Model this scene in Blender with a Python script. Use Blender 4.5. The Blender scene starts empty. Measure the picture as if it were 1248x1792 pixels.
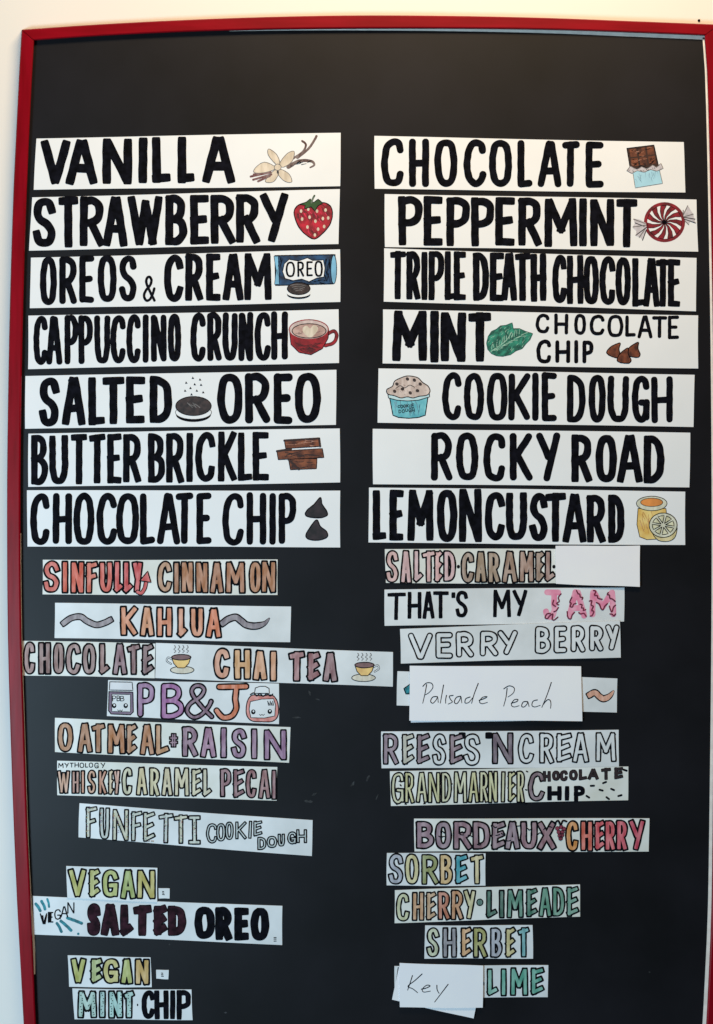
import bpy, math, random
from mathutils import Vector
from mathutils.geometry import tessellate_polygon
random.seed(7)
S = bpy.context.scene
COL = S.collection
D = 3.0                                   # camera distance to the board, metres (1 photo pixel = 1 mm on the board)

# ------------------------------------------------------------------ camera, world, lamps, exposure
cam = bpy.data.cameras.new('camera'); cam_o = bpy.data.objects.new('camera', cam); COL.objects.link(cam_o)
cam.sensor_fit = 'VERTICAL'; cam.sensor_height = 36; cam.lens = 36 * D / 1.792
cam.clip_start = 0.05; cam.clip_end = 60
cam_o.location = (0, -D, 0); cam_o.rotation_euler = (math.pi / 2, 0, 0)
S.camera = cam_o
W = bpy.data.worlds.new('World'); S.world = W; W.use_nodes = True
bg = W.node_tree.nodes['Background']; bg.inputs[0].default_value = (0.75, 0.92, 1.0, 1); bg.inputs[1].default_value = 0.07

def area(name, loc, target, size, sizey, power, color):
    l = bpy.data.lights.new(name, 'AREA'); l.shape = 'RECTANGLE'; l.size = size; l.size_y = sizey
    l.energy = power; l.color = color
    o = bpy.data.objects.new(name, l); COL.objects.link(o); o.location = loc
    o.rotation_euler = (Vector(target) - Vector(loc)).to_track_quat('-Z', 'Y').to_euler()
    return o
area('ceiling_lamp', (0.22, -1.15, 1.75), (0.05, 0, 0.60), 1.1, 0.4, 36, (1.0, 0.735, 0.45))
area('window_light', (-1.80, -2.70, -0.66), (0.45, 0, -1.0), 0.8, 0.8, 86, (0.57, 0.82, 1.0))
S.view_settings.view_transform = 'Standard'; S.view_settings.look = 'None'
S.view_settings.exposure = 0; S.view_settings.gamma = 1; S.view_settings.use_curve_mapping = False

# ------------------------------------------------------------------ helpers
def lin(c):
    c = c / 255.0
    return c / 12.92 if c <= 0.04045 else ((c + 0.055) / 1.055) ** 2.4
def rgb(r, g, b, gain=1.0): return tuple(min(0.86, lin(v) * gain) for v in (r, g, b)) + (1,)
def wx(px, d=0.0): return (px - 624) / 1000.0 * (D - d) / D
def wz(py, d=0.0): return (896 - py) / 1000.0 * (D - d) / D

MATS = {}
def mat(name, c, rough=0.6, var=0.12, scale=40, c2=None, coat=0.0, spec=0.5, stretch=(1, 1, 1), bump=0.0, detail=4):
    if name in MATS: return MATS[name]
    m = bpy.data.materials.new(name); m.use_nodes = True
    nt = m.node_tree; b = nt.nodes['Principled BSDF']
    b.inputs['Roughness'].default_value = rough
    b.inputs['Specular IOR Level'].default_value = spec
    b.inputs['Coat Weight'].default_value = coat
    b.inputs['Coat Roughness'].default_value = 0.22
    tc = nt.nodes.new('ShaderNodeTexCoord'); mp = nt.nodes.new('ShaderNodeMapping'); mp.inputs['Scale'].default_value = stretch
    nz = nt.nodes.new('ShaderNodeTexNoise'); nz.inputs['Scale'].default_value = scale; nz.inputs['Detail'].default_value = detail
    nt.links.new(tc.outputs['Object'], mp.inputs[0]); nt.links.new(mp.outputs[0], nz.inputs['Vector'])
    rp = nt.nodes.new('ShaderNodeValToRGB')
    rp.color_ramp.elements[0].position = 0.36; rp.color_ramp.elements[1].position = 0.66
    if c2 is None: c2 = tuple(min(0.9, v * (1 + var)) for v in c[:3]) + (1,)
    rp.color_ramp.elements[0].color = tuple(v * (1 - var) for v in c[:3]) + (1,)
    rp.color_ramp.elements[1].color = c2
    nt.links.new(nz.outputs['Fac'], rp.inputs[0]); nt.links.new(rp.outputs[0], b.inputs['Base Color'])
    if bump:
        bp = nt.nodes.new('ShaderNodeBump'); bp.inputs['Strength'].default_value = bump; bp.inputs['Distance'].default_value = 0.001
        nt.links.new(nz.outputs['Fac'], bp.inputs['Height']); nt.links.new(bp.outputs[0], b.inputs['Normal'])
    MATS[name] = m; return m

INK = mat('black_marker', (0.0022, 0.0024, 0.005, 1), 0.7, 0.5, 90, (0.0055, 0.0058, 0.011, 1), spec=0.06)
FINE = mat('fine_black_pen', (0.003, 0.003, 0.005, 1), 0.7, 0.3, 90, spec=0.06)
GREYPEN = mat('grey_pencil', (0.16, 0.15, 0.15, 1), 0.7, 0.3, 120)
def wash(r, g, b, gain=1.2):
    """felt pen colour laid on paper: uneven, paler where the pen ran dry"""
    c = rgb(r, g, b, gain); g_ = sum(c[:3]) / 3; c = tuple(max(.004, v * 1.02 - g_ * .02) * .93 for v in c[:3]) + (1,)
    c2 = tuple(min(0.8, v * 0.78 + 0.22 * 0.74) for v in c[:3]) + (1,)
    return mat('felt_pen_%d_%d_%d' % (r, g, b), c, 0.6, 0.30, 70, c2, stretch=(1.7, 1, .55), detail=6)
WHITE = mat('white_card', (0.83, 0.85, 0.875, 1), 0.45, 0.02, 9, spec=0.4)
AGED = mat('aged_card', (0.73, 0.73, 0.66, 1), 0.42, 0.06, 14, (0.82, 0.83, 0.81, 1), spec=0.4)
GREYC = mat('laminated_card', (0.71, 0.73, 0.74, 1), 0.38, 0.05, 14, (0.80, 0.82, 0.84, 1), spec=0.45)
PAPER = mat('white_paper', (0.88, 0.87, 0.91, 1), 0.7, 0.02, 12, spec=0.3)

def tag(o, label=None, cat=None, group=None, kind=None):
    if label: o['label'] = label
    if cat: o['category'] = cat
    if group: o['group'] = group
    if kind: o['kind'] = kind
    return o

class MB:
    """collects verts given as (px, py, height above the board) and links them as ONE mesh object"""
    def __init__(s, surf=None): s.v = []; s.f = []; s.m = []; s.mats = []; s.surf = surf
    def mi(s, m):
        if m not in s.mats: s.mats.append(m)
        return s.mats.index(m)
    def add(s, vs, fs, m):
        n = len(s.v); s.v += vs; i = s.mi(m)
        for f in fs: s.f.append(tuple(n + k for k in f)); s.m.append(i)
    def build(s, name, parent=None, origin=(0, 0, 0), loc=None, smooth=False):
        me = bpy.data.meshes.new(name)
        vs = []
        for (x, y, h) in s.v:
            hh = h + (s.surf(x, y) if s.surf else 0)
            vs.append((wx(x) - origin[0], -hh - origin[1], wz(y) - origin[2]))
        me.from_pydata(vs, [], s.f)
        for m in s.mats: me.materials.append(m)
        me.polygons.foreach_set('material_index', s.m)
        me.update()
        # faces of flat ink must look towards the viewer (-Y)
        if s.surf:
            fl = [p for p in me.polygons if p.normal.y > 0]
            for p in fl: p.flip()
        o = bpy.data.objects.new(name, me); COL.objects.link(o)
        if parent: o.parent = parent
        if loc: o.location = loc
        return o

def catmull(pts, n=6, closed=False):
    if len(pts) < 3: return list(pts)
    out = []; N = len(pts); rng = range(N if closed else N - 1)
    for i in rng:
        g = (lambda k: pts[k % N]) if closed else (lambda k: pts[min(max(k, 0), N - 1)])
        p0, p1, p2, p3 = g(i - 1), g(i), g(i + 1), g(i + 2)
        for k in range(n):
            t = k / n
            out.append(tuple(0.5 * (2 * p1[j] + (p2[j] - p0[j]) * t + (2 * p0[j] - 5 * p1[j] + 4 * p2[j] - p3[j]) * t * t
                                    + (3 * p1[j] - p0[j] - 3 * p2[j] + p3[j]) * t ** 3) for j in (0, 1)))
    if not closed: out.append(tuple(pts[-1]))
    return out

def resample(pts, step):
    out = [pts[0]]
    for a, b in zip(pts, pts[1:]):
        L = math.dist(a, b); k = max(1, int(L / step))
        for i in range(1, k + 1): out.append((a[0] + (b[0] - a[0]) * i / k, a[1] + (b[1] - a[1]) * i / k))
    return out

def ribbon(mb, pts, w, m, z, capA='r', capB='r', wob=0.05, rise=6e-6, taper=None, rnd=None):
    """a pen stroke: a flat strip of width w along pts with rounded ('r') or blunt ('b') ends"""
    R = rnd or random
    clean = [pts[0]]
    for p in pts[1:]:
        if math.dist(p, clean[-1]) > 0.25: clean.append(p)
    if len(clean) < 2: clean.append((clean[0][0] + 0.5, clean[0][1]))
    pts = resample(clean, max(3.0, w * 0.9)); n = len(pts)
    tang = []
    for i in range(n):
        a = pts[max(0, i - 1)]; b = pts[min(n - 1, i + 1)]
        l = math.dist(a, b) or 1; tang.append(((b[0] - a[0]) / l, (b[1] - a[1]) / l))
    ph1, ph2 = R.uniform(0, 6), R.uniform(0, 6); fr = R.uniform(0.25, 0.5) * 8 / max(w, 4)
    s = 0; prof = []
    for i in range(n):
        if i: s += math.dist(pts[i], pts[i - 1])
        t = i / (n - 1)
        h = w / 2 * (taper(t) if taper else 1)
        hl = h * (1 + wob * math.sin(s * fr + ph1)); hr = h * (1 + wob * math.sin(s * fr * 1.27 + ph2))
        prof.append((pts[i], tang[i], hl, hr, t))
    rows = []
    def cap(pr, kind, sgn):
        (p, t, hl, hr, tt) = pr; rr = []
        if kind == 'n': return rr
        if kind == 'b': seq = [(0.5, 0.72), (0.4, 0.93)]
        else: seq = [(math.sin(a) * 0.5, math.cos(a)) for a in (1.25, 0.85, 0.42)]
        for (dx, k) in seq:
            e = dx * 2 * h_mean(hl, hr) * sgn
            rr.append(((p[0] + t[0] * e, p[1] + t[1] * e), t, hl * k, hr * k, tt))
        return rr
    def h_mean(a, b): return (a + b) / 2
    rows = cap(prof[0], capA, -1) + prof + cap(prof[-1], capB, 1)[::-1]
    vs = []; fs = []
    for (p, t, hl, hr, tt) in rows:
        zz = z + rise * tt
        vs.append((p[0] - t[1] * hl, p[1] + t[0] * hl, zz)); vs.append((p[0] + t[1] * hr, p[1] - t[0] * hr, zz))
    for i in range(len(rows) - 1): fs.append((2 * i, 2 * i + 1, 2 * i + 3, 2 * i + 2))
    mb.add(vs, fs, m)

def poly(mb, pts, m, z, smooth=False):
    if smooth: pts = catmull(pts, 5, True)
    tri = tessellate_polygon([[Vector((p[0], p[1], 0)) for p in pts]])
    mb.add([(p[0], p[1], z) for p in pts], [tuple(t) for t in tri], m)
def oval(cx, cy, rx, ry, n=28, rot=0.0, a0=0, a1=2 * math.pi):
    c, s = math.cos(rot), math.sin(rot); out = []
    for i in range(n):
        a = a0 + (a1 - a0) * i / n
        x, y = rx * math.cos(a), ry * math.sin(a); out.append((cx + x * c - y * s, cy + x * s + y * c))
    return out
def outline(mb, pts, w, m, z, closed=True, smooth=False):
    if smooth: pts = catmull(pts, 5, closed)
    p = list(pts) + ([pts[0]] if closed else [])
    ribbon(mb, p, w, m, z, wob=0.12)

# ------------------------------------------------------------------ hand lettering: strokes in a unit box (y down); 'c' = curved
def L(*p): return ('l', p)
def C(*p): return ('c', p)
BOWL = C((0, .02), (.55, .0), (.93, .1), (1, .27), (.9, .45), (.5, .55), (0, .55))
GL = {
 'A': [L((0, 1), (.42, 0)), L((.58, 0), (1, 1)), L((.44, .02), (.56, .02)), L((.2, .68), (.8, .68))],
 'B': [L((0, 0), (0, 1)), C((0, 0), (.5, .0), (.86, .1), (.86, .33), (.5, .46), (0, .48)), C((0, .48), (.6, .49), (1, .62), (1, .85), (.6, 1), (0, 1))],
 'C': [C((1, .2), (.88, .05), (.55, 0), (.2, .1), (.02, .35), (0, .62), (.15, .9), (.5, 1), (.85, .95), (1, .78))],
 'D': [L((0, 0), (0, 1)), C((0, 0), (.45, .02), (.85, .16), (1, .5), (.88, .83), (.5, .98), (0, 1))],
 'E': [L((0, 0), (0, 1)), L((0, 0), (1, 0)), L((0, .5), (.82, .48)), L((0, 1), (1, 1))],
 'F': [L((0, 0), (0, 1)), L((0, 0), (1, 0)), L((0, .5), (.8, .48))],
 'G': [C((1, .2), (.85, .04), (.5, 0), (.15, .12), (0, .5), (.15, .88), (.5, 1), (.85, .93), (1, .75)), L((1, .95), (1, .58)), L((1, .58), (.55, .58))],
 'H': [L((0, 0), (0, 1)), L((1, 0), (1, 1)), L((0, .52), (1, .5))],
 'I': [L((.6, 0), (.4, 1))],
 '|': [L((.5, 0), (.5, 1)), L((0, 0), (1, 0)), L((0, 1), (1, 1))],
 'J': [L((0.1, 0), (1, 0)), C((.68, 0), (.66, .4), (.66, .72), (.5, .96), (.2, 1), (0, .78))],
 'K': [L((0, 0), (0, 1)), L((1, 0), (.05, .56)), L((.25, .46), (1, 1))],
 'L': [L((0, 0), (0, 1)), L((0, 1), (1, .98))],
 'M': [L((.04, 0), (0, 1)), L((.08, .02), (.5, .66)), L((.5, .66), (.92, .02)), L((.95, 0), (1, 1))],
 'N': [L((0, 0), (0, 1)), L((.06, .02), (.94, .98)), L((1, 0), (1, 1))],
 'O': [('o', ((.5, 0), (.86, .1), (1, .5), (.86, .9), (.5, 1), (.14, .9), (0, .5), (.14, .1)))],
 'P': [L((0, 0), (0, 1)), BOWL],
 'R': [L((0, 0), (0, 1)), C((0, .02), (.5, .0), (.88, .1), (.95, .27), (.85, .43), (.5, .53), (0, .53)), L((.42, .52), (1, 1))],
 'S': [C((1, .2), (.85, .04), (.5, 0), (.15, .08), (.05, .27), (.25, .43), (.7, .55), (.97, .73), (.85, .94), (.5, 1), (.15, .95), (0, .78))],
 'T': [L((.5, 0), (.48, 1)), L((0, 0.01), (1, 0))],
 'U': [C((0, 0), (0, .35), (.02, .7), (.2, .95), (.5, 1), (.8, .95), (.98, .7), (1, .35), (1, 0))],
 'V': [L((0, 0), (.46, 1)), L((.54, 1), (1, 0))],
 'W': [L((0, 0), (.25, 1)), L((.25, 1), (.5, .1)), L((.5, .1), (.75, 1)), L((.75, 1), (1, 0))],
 'X': [L((0, 0), (1, 1)), L((1, 0), (0, 1))],
 'Y': [L((0, 0), (.5, .5)), L((1, 0), (.42, 1))],
 '&': [C((1, 1), (.6, .66), (.2, .25), (.28, .04), (.52, 0), (.68, .14), (.55, .35), (.15, .58), (0, .8), (.2, 1), (.55, .95), (.85, .68), (.95, .5))],
 "'": [L((.6, 0), (.4, 1))],
 '#': [L((.3, 0), (.3, 1)), L((.7, 0), (.7, 1)), L((0, .3), (1, .3)), L((0, .7), (1, .7))],
}

GL2 = dict(GL)                            # the outlined cards: slanted arms and kicked-up feet
GL2['E'] = [L((0, .02), (0, .98)), L((0, .1), (1, 0)), L((0, .54), (.85, .42)), L((0, .98), (1, .84))]
GL2['F'] = [L((0, .02), (0, 1)), L((0, .06), (1, 0)), L((0, .5), (.8, .44))]
GL2['L'] = [L((0, 0), (0, .96)), L((0, .99), (1, .86))]
GL2['T'] = [L((.5, 0), (.5, 1)), L((0, .07), (1, 0))]
class Reg:
    """maps the coordinates measured in an enlarged crop back to photo pixels"""
    def __init__(s, x, y, wdt): s.x, s.y, s.s = x, y, 1248.0 / wdt
    def p(s, x, y): return (s.x + x / s.s, s.y + y / s.s)
    def P(s, pts): return [s.p(*q) for q in pts]
    def k(s, w): return w / s.s

def glyph(mb, ch, x0, x1, y0, y1, w, m, z, edge=None, o=0.0, blunt=True, jit=0.02):
    """one letter filling the box; with edge given, an outlined letter (dark rim of width o round a coloured core)"""
    R = random
    w, o = (w - .7 * o, o * 1.75) if edge else (w * (.91 if w / max(1, y1 - y0) < .32 else .96), o)
    wt = w + 2 * o
    bw, bh = max(0.01, x1 - x0 - wt), max(0.01, y1 - y0 - wt)
    ox, oy = x0 + wt / 2, y0 + wt / 2
    if x1 - x0 < wt: ox = (x0 + x1) / 2; bw = 0.01
    sh = R.uniform(-.02, .02)
    strokes = []
    for kind, pts in (GL2 if edge and blunt else GL)[ch]:
        q = [(ox + bw * (a + R.uniform(-jit, jit) + sh * (1 - b)), oy + bh * (b + R.uniform(-jit, jit) * .5)) for a, b in pts]
        if kind == 'c': q = catmull(q, 6)
        if kind == 'o': q = catmull(q, 6, True); q = q + q[:2]
        strokes.append(q)
    passes = [(edge, wt, 0.0)] + [(m, w, 8e-5)] if edge else [(m, w, 0.0)]
    for (mm, ww, dz) in passes:
        for i, q in enumerate(strokes):
            ribbon(mb, q, ww, mm, z + dz + i * 1.3e-5, 'b' if blunt else 'r', 'b' if blunt else 'r', wob=0.05)

def word(card, reg, text, boxes, top, bot, w, m=None, edge=None, o=0, name='lettering', blunt=True, label=None, parent=None, jit=0.02, tops=None):
    mb = MB(card.surf); text = text.replace(' ', '')
    bx = [tuple(float(v) for v in b.split('-')) for b in boxes.split()]
    assert len(bx) == len(text), text
    xa, xb = bx[0][0], bx[-1][1]
    for i, (ch, (a, b)) in enumerate(zip(text, bx)):
        t = ((a + b) / 2 - xa) / max(1, xb - xa)
        y0 = top[0] + (top[1] - top[0]) * t + random.uniform(-1.5, 1.5); y1 = bot[0] + (bot[1] - bot[0]) * t + random.uniform(-2, 2)
        if tops and i in tops: y0, y1 = tops[i]
        (X0, Y0), (X1, Y1) = reg.p(a, y0), reg.p(b, y1)
        mm = m[i % len(m)] if isinstance(m, (list, tuple)) else (m or INK)
        glyph(mb, ch, X0, X1, Y0, Y1, reg.k(w), mm, INKZ + (i % 2) * 1.8e-4, edge, reg.k(o), blunt, jit)
    ob = mb.build(name, parent or card.o, card.org)
    if label: ob['label'] = label
    return ob
INKZ = 1.2e-4

class Card:
    def __init__(s, quad, label, group, m=WHITE, layer=0, thick=0.0009, lift=(0, 0, 0, 0), cat='menu card', name='flavour_card', wob=0.5):
        s.q = quad; s.lift = [v / 1000 for v in lift]; s.z0 = 0.0004 + layer * 0.0017; s.th = thick
        tl, tr, br, bl = quad
        cx = sum(p[0] for p in quad) / 4; cy = sum(p[1] for p in quad) / 4
        s.org = (wx(cx), -s.z0, wz(cy))
        s.ex = ((tr[0] + br[0] - tl[0] - bl[0]) / 2, (tr[1] + br[1] - tl[1] - bl[1]) / 2)
        s.ey = ((bl[0] + br[0] - tl[0] - tr[0]) / 2, (bl[1] + br[1] - tl[1] - tr[1]) / 2)
        s.c = (cx, cy); s.surf = lambda x, y: s.z0 + s.th + s.rise(x, y)
        ph = [random.uniform(0, 6) for _ in range(4)]
        nx, ny = (24, 6)
        pts = []
        for j in range(ny + 1):
            v = j / ny
            for i in range(nx + 1):
                u = i / nx
                x = (tl[0] * (1 - u) + tr[0] * u) * (1 - v) + (bl[0] * (1 - u) + br[0] * u) * v
                y = (tl[1] * (1 - u) + tr[1] * u) * (1 - v) + (bl[1] * (1 - u) + br[1] * u) * v
                y += wob * ((1 - v) * math.sin(u * 5 + ph[0]) + v * math.sin(u * 6 + ph[1]))
                x += wob * ((1 - u) * math.sin(v * 3 + ph[2]) + u * math.sin(v * 3 + ph[3]))
                pts.append((x, y))
        mb = MB()
        top = [(x, y, s.surf(x, y)) for x, y in pts]; back = [(x, y, s.surf(x, y) - s.th) for x, y in pts]
        N = len(pts); f = []
        for j in range(ny):
            for i in range(nx):
                a = j * (nx + 1) + i; b = a + 1; c = a + nx + 2; d = a + nx + 1
                f.append((a, d, c, b)); f.append((N + a, N + b, N + c, N + d))
        rim = [i for i in range(nx + 1)] + [j * (nx + 1) + nx for j in range(1, ny + 1)] + \
              [ny * (nx + 1) + i for i in range(nx - 1, -1, -1)] + [j * (nx + 1) for j in range(ny - 1, 0, -1)]
        for k in range(len(rim)):
            a, b = rim[k], rim[(k + 1) % len(rim)]; f.append((a, b, N + b, N + a))
        mb.add(top + back, f, m)
        s.o = mb.build(name, None, s.org, s.org)
        tag(s.o, label, cat, group)
    def rise(s, x, y):
        dx, dy = x - s.c[0], y - s.c[1]
        det = s.ex[0] * s.ey[1] - s.ex[1] * s.ey[0]
        u = (dx * s.ey[1] - dy * s.ey[0]) / det + .5; v = (dy * s.ex[0] - dx * s.ex[1]) / det + .5
        u = min(1, max(0, u)); v = min(1, max(0, v))
        a, b, c, d = s.lift
        return a * (1 - u) * (1 - v) + b * u * (1 - v) + c * u * v + d * (1 - u) * v
    def draw(s): return MB(s.surf)
    def put(s, mb, name, parent=None): return mb.build(name, parent or s.o, s.org)

# ------------------------------------------------------------------ the wall and the framed black board
WALLM = mat('cream_painted_wall', (0.79, 0.76, 0.715, 1), 0.6, 0.015, 3, bump=0.05)
mb = MB(); mb.add([(-1400, -1300, -0.014), (2700, -1300, -0.014), (2700, 3000, -0.014), (-1400, 3000, -0.014)], [(0, 3, 2, 1)], WALLM)
wall = mb.build('wall'); tag(wall, 'plain cream painted wall behind the menu board', 'wall', kind='structure')

board = bpy.data.objects.new('menu_board', None); COL.objects.link(board); board.location = (0, 0, wz(1900))
tag(board, 'tall black menu board in a glossy red wooden frame on the cream wall', 'menu board')
BORG = (0, 0, wz(1900))
RED = mat('red_gloss_paint', (0.235, 0.001, 0.0065, 1), 0.30, 0.16, 14, (0.275, 0.0015, 0.010, 1), coat=0.0, spec=0.18, stretch=(6, 1, 0.6), bump=0.12)
REDT = mat('red_gloss_paint_top', (0.235, 0.001, 0.0065, 1), 0.30, 0.12, 14, (0.265, 0.0015, 0.009, 1), coat=0.0, spec=0.18, stretch=(0.6, 1, 6), bump=0.12)
BLACK = mat('black_board_face', (0.0066, 0.0066, 0.0086, 1), 0.44, 0.26, 5, (0.0094, 0.0092, 0.0124, 1), spec=0.22)
TRIMM = mat('white_edge_trim', (0.84, 0.82, 0.76, 1), 0.5, 0.08, 60)
CHALK = mat('chalk_residue', (0.030, 0.033, 0.037, 1), 0.9, 0.5, 150)

# edges of the (slightly bowed) frame, read down the left side, along the top and down the right side
Lo = [(38, 52), (34, 120), (30, 200), (23, 350), (17, 550), (13, 780), (12.5, 950), (14, 1120), (18, 1266), (24, 1440), (30.6, 1592), (36, 1690), (41.5, 1792), (48, 1910)]
Li = [(60, 71), (56.5, 130), (53, 200), (46.5, 350), (40.5, 550), (36.5, 780), (36, 950), (38, 1120), (42.5, 1266), (48, 1440), (54.7, 1592), (59, 1690), (63, 1792), (69, 1886)]
To = [(38, 52), (160, 43.5), (300, 36), (460, 30), (624, 27), (800, 28), (960, 31.5), (1119, 37.5), (1258, 43)]
Ti = [(60, 71), (170, 63.5), (300, 57), (460, 52), (624, 50), (800, 50), (960, 52), (1100, 56.5), (1233, 62)]
Ri = [(1233, 62), (1238, 140), (1243, 330), (1248, 600), (1250.5, 900), (1250, 1150), (1247.5, 1420), (1245, 1592), (1241, 1690), (1236, 1792), (1230, 1886)]
Ro = [(x + 25, y) for x, y in Ri]; Ro[0] = (1258, 43); Ro[-1] = (1255, 1910)
Bo = [(48, 1910), (1255, 1910)]; Bi = [(69, 1886), (1230, 1886)]
def samp(e, n=28):
    e2 = catmull(e, 12); cum = [0]
    for a, b in zip(e2, e2[1:]): cum.append(cum[-1] + math.dist(a, b))
    out = []
    for k in range(n + 1):
        t = cum[-1] * k / n; i = 0
        while i < len(cum) - 2 and cum[i + 1] < t: i += 1
        f = (t - cum[i]) / ((cum[i + 1] - cum[i]) or 1)
        out.append((e2[i][0] + (e2[i + 1][0] - e2[i][0]) * f, e2[i][1] + (e2[i + 1][1] - e2[i][1]) * f))
    return out
def sh(p, h):                               # keep the measured edge when it stands h in front of the board
    k = (D - h) / D; return (624 + (p[0] - 624) * k, 896 + (p[1] - 896) * k, h)
def rail(eo, ei, cut=0.6, m=None):
    """a mitred frame bar: flat front with small chamfers; eo/ei are its outer and inner edges"""
    A, B = samp(eo), samp(ei); mb = MB(); H = 0.011; vs = []; fs = []
    n = len(A)
    # pull the two mitre ends apart a hair so that the joint shows
    def mix(p, q, t): return (p[0] + (q[0] - p[0]) * t, p[1] + (q[1] - p[1]) * t)
    A[0] = mix(A[0], A[1], cut / math.dist(A[0], A[1])); B[0] = mix(B[0], B[1], cut / math.dist(B[0], B[1]))
    A[-1] = mix(A[-1], A[-2], cut / math.dist(A[-1], A[-2])); B[-1] = mix(B[-1], B[-2], cut / math.dist(B[-1], B[-2]))
    for a, b in zip(A, B):
        for t, h in ((0, -0.0138), (0, H - .002), (.07, H), (.86, H), (.95, H - .0012), (1, H - .004), (1, -0.004)):
            vs.append(sh(mix(a, b, t), h))
    k = 7
    for i in range(n - 1):
        for j in range(k - 1): fs.append((i * k + j, (i + 1) * k + j, (i + 1) * k + j + 1, i * k + j + 1))
    fs.append(tuple(range(k))); fs.append(tuple((n - 1) * k + j for j in reversed(range(k))))
    mb.add(vs, fs, m or RED)
    o = mb.build('frame_rail', board, BORG)
    import bmesh
    bm = bmesh.new(); bm.from_mesh(o.data); bmesh.ops.recalc_face_normals(bm, faces=bm.faces); bm.to_mesh(o.data); bm.free()
    return o
rail(Lo, Li); rail(To, Ti, m=REDT); rail(Ro, Ri); rail(Bo, Bi, m=REDT)
# panel: a sheet whose edge runs under the rails
mb = MB(); ring = samp([(p[0] - 8, p[1]) for p in Li], 30)[::-1] + samp([(p[0], p[1] - 8) for p in Ti], 20)[1:] + samp([(p[0] + 7, p[1]) for p in Ri], 30)[1:]
tri = tessellate_polygon([[Vector((p[0], p[1], 0)) for p in ring]])
n = len(ring)
mb.add([(p[0], p[1], 0) for p in ring], [tuple(t) for t in tri], BLACK)
panel = mb.build('panel', board, BORG)
for p in panel.data.polygons:
    if p.normal.y > 0: p.flip()
# white trim showing inside the rails
def trim(pts, widths, side):
    mb = MB(); vs = []; fs = []
    for (x, y), w in zip(pts, widths):
        dx, dy = (0, w) if side == 'top' else ((-w, 0) if side == 'right' else (w, 0))
        vs += [(x, y, 0.0012), (x + dx, y + dy, 0.0012), (x + dx, y + dy, 0.0001)]
    for i in range(len(pts) - 1):
        a = i * 3; fs += [(a, a + 1, a + 4, a + 3), (a + 1, a + 2, a + 5, a + 4)]
    mb.add(vs, fs, TRIMM); o = mb.build('edge_trim', board, BORG)
    return o
tp = samp(Ti, 24); trim([(x, y + 1.0) for x, y in tp[7:]], [max(.2, min(6.5, (x - 380) / 110)) for x, y in tp[7:]], 'top')
rp_ = samp(Ri, 30); trim([(x - 0.3, y + (4 if i == 0 else 0)) for i, (x, y) in enumerate(rp_)], [3.2 + 3.0 * (y / 1800) for x, y in rp_], 'right')
lp = samp(Li, 40); trim([(x + .4, y) for x, y in lp if 900 < y < 1745], [0.7 + 3.0 * math.exp(-((y - 1650) / 60) ** 2) for x, y in lp if 900 < y < 1745], 'left')
# chalky scuffs on the panel
mb = MB(lambda x, y: 0.0)
for (x, y, a, l, w) in [(542, 1213, 1.3, 8, 2.5), (556, 1224, .3, 6, 2), (644, 1362, -1.1, 9, 4), (617, 1372, -.9, 9, 3), (550, 1390, -.5, 9, 2), (540, 1402, .1, 14, 3),
                        (297, 1653, 0, 2, 2), (519, 1256, 0, 14, 2), (395, 1772, 0, 5, 1.5), (1137, 1701, 0, 3, 2), (660, 1395, 2.0, 10, 2)]:
    mb = MB(lambda x, y: 0.0)
    ribbon(mb, [(x - l / 2 * math.cos(a), y - l / 2 * math.sin(a)), (x, y + random.uniform(-1, 1)), (x + l / 2 * math.cos(a), y + l / 2 * math.sin(a))], w, CHALK, 0.00015, wob=.5, taper=lambda t: .5 + math.sin(t * 3.1))
    mb.build('chalk_scuff', board, BORG)
# nail hole / black pin above the frame
mb = MB(); vs = []; fs = []
P0 = oval(1226, 32, 2.3, 2.6, 12)
mb.add([(x, y, -0.0139) for x, y in P0] + [(1226 + (x - 1226) * .7, 32 + (y - 32) * .7, -0.0115) for x, y in P0],
       [(i, (i + 1) % 12, 12 + (i + 1) % 12, 12 + i) for i in range(12)] + [tuple(range(12, 24))], INK)
pin = mb.build('wall_pin', None, (wx(1226), 0.0139, wz(32)), (wx(1226), 0.0139, wz(32)))
tag(pin, 'tiny black pin in the wall above the right corner of the red frame', 'pin')

# ------------------------------------------------------------------ the large cards
R1, R2 = Reg(40, 220, 580), Reg(640, 220, 608)
R3, R4 = Reg(40, 430, 580), Reg(640, 430, 608)
R5, R6 = Reg(40, 640, 580), Reg(640, 640, 608)
R7, R8 = Reg(30, 850, 610), Reg(640, 845, 608)
R9, R10 = Reg(30, 1040, 340), Reg(360, 1040, 340)
R11, R12 = Reg(640, 1020, 320), Reg(900, 1020, 320)
R13, R14 = Reg(80, 1180, 450), Reg(660, 1150, 450)
R15, R16 = Reg(80, 1320, 480), Reg(650, 1330, 500)
R17, R18 = Reg(40, 1500, 480), Reg(650, 1480, 400)
R19, R20 = Reg(80, 1650, 320), Reg(660, 1610, 350)
BIG = 'large bold lettered cards on the black board'
SMALL = 'small narrow cards on the lower half of the board'

def fill(mb, r, pts, m, z, ol=0, om=FINE, smooth=False):
    q = r.P(pts)
    poly(mb, q, m, z, smooth)
    if ol: outline(mb, q, r.k(ol), om, z + 4e-5, True, smooth)
def line(mb, r, pts, w, m, z, smooth=True, **k):
    q = r.P(pts)
    ribbon(mb, catmull(q, 6) if smooth else q, r.k(w), m, z, **k)
Z0 = INKZ

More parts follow.
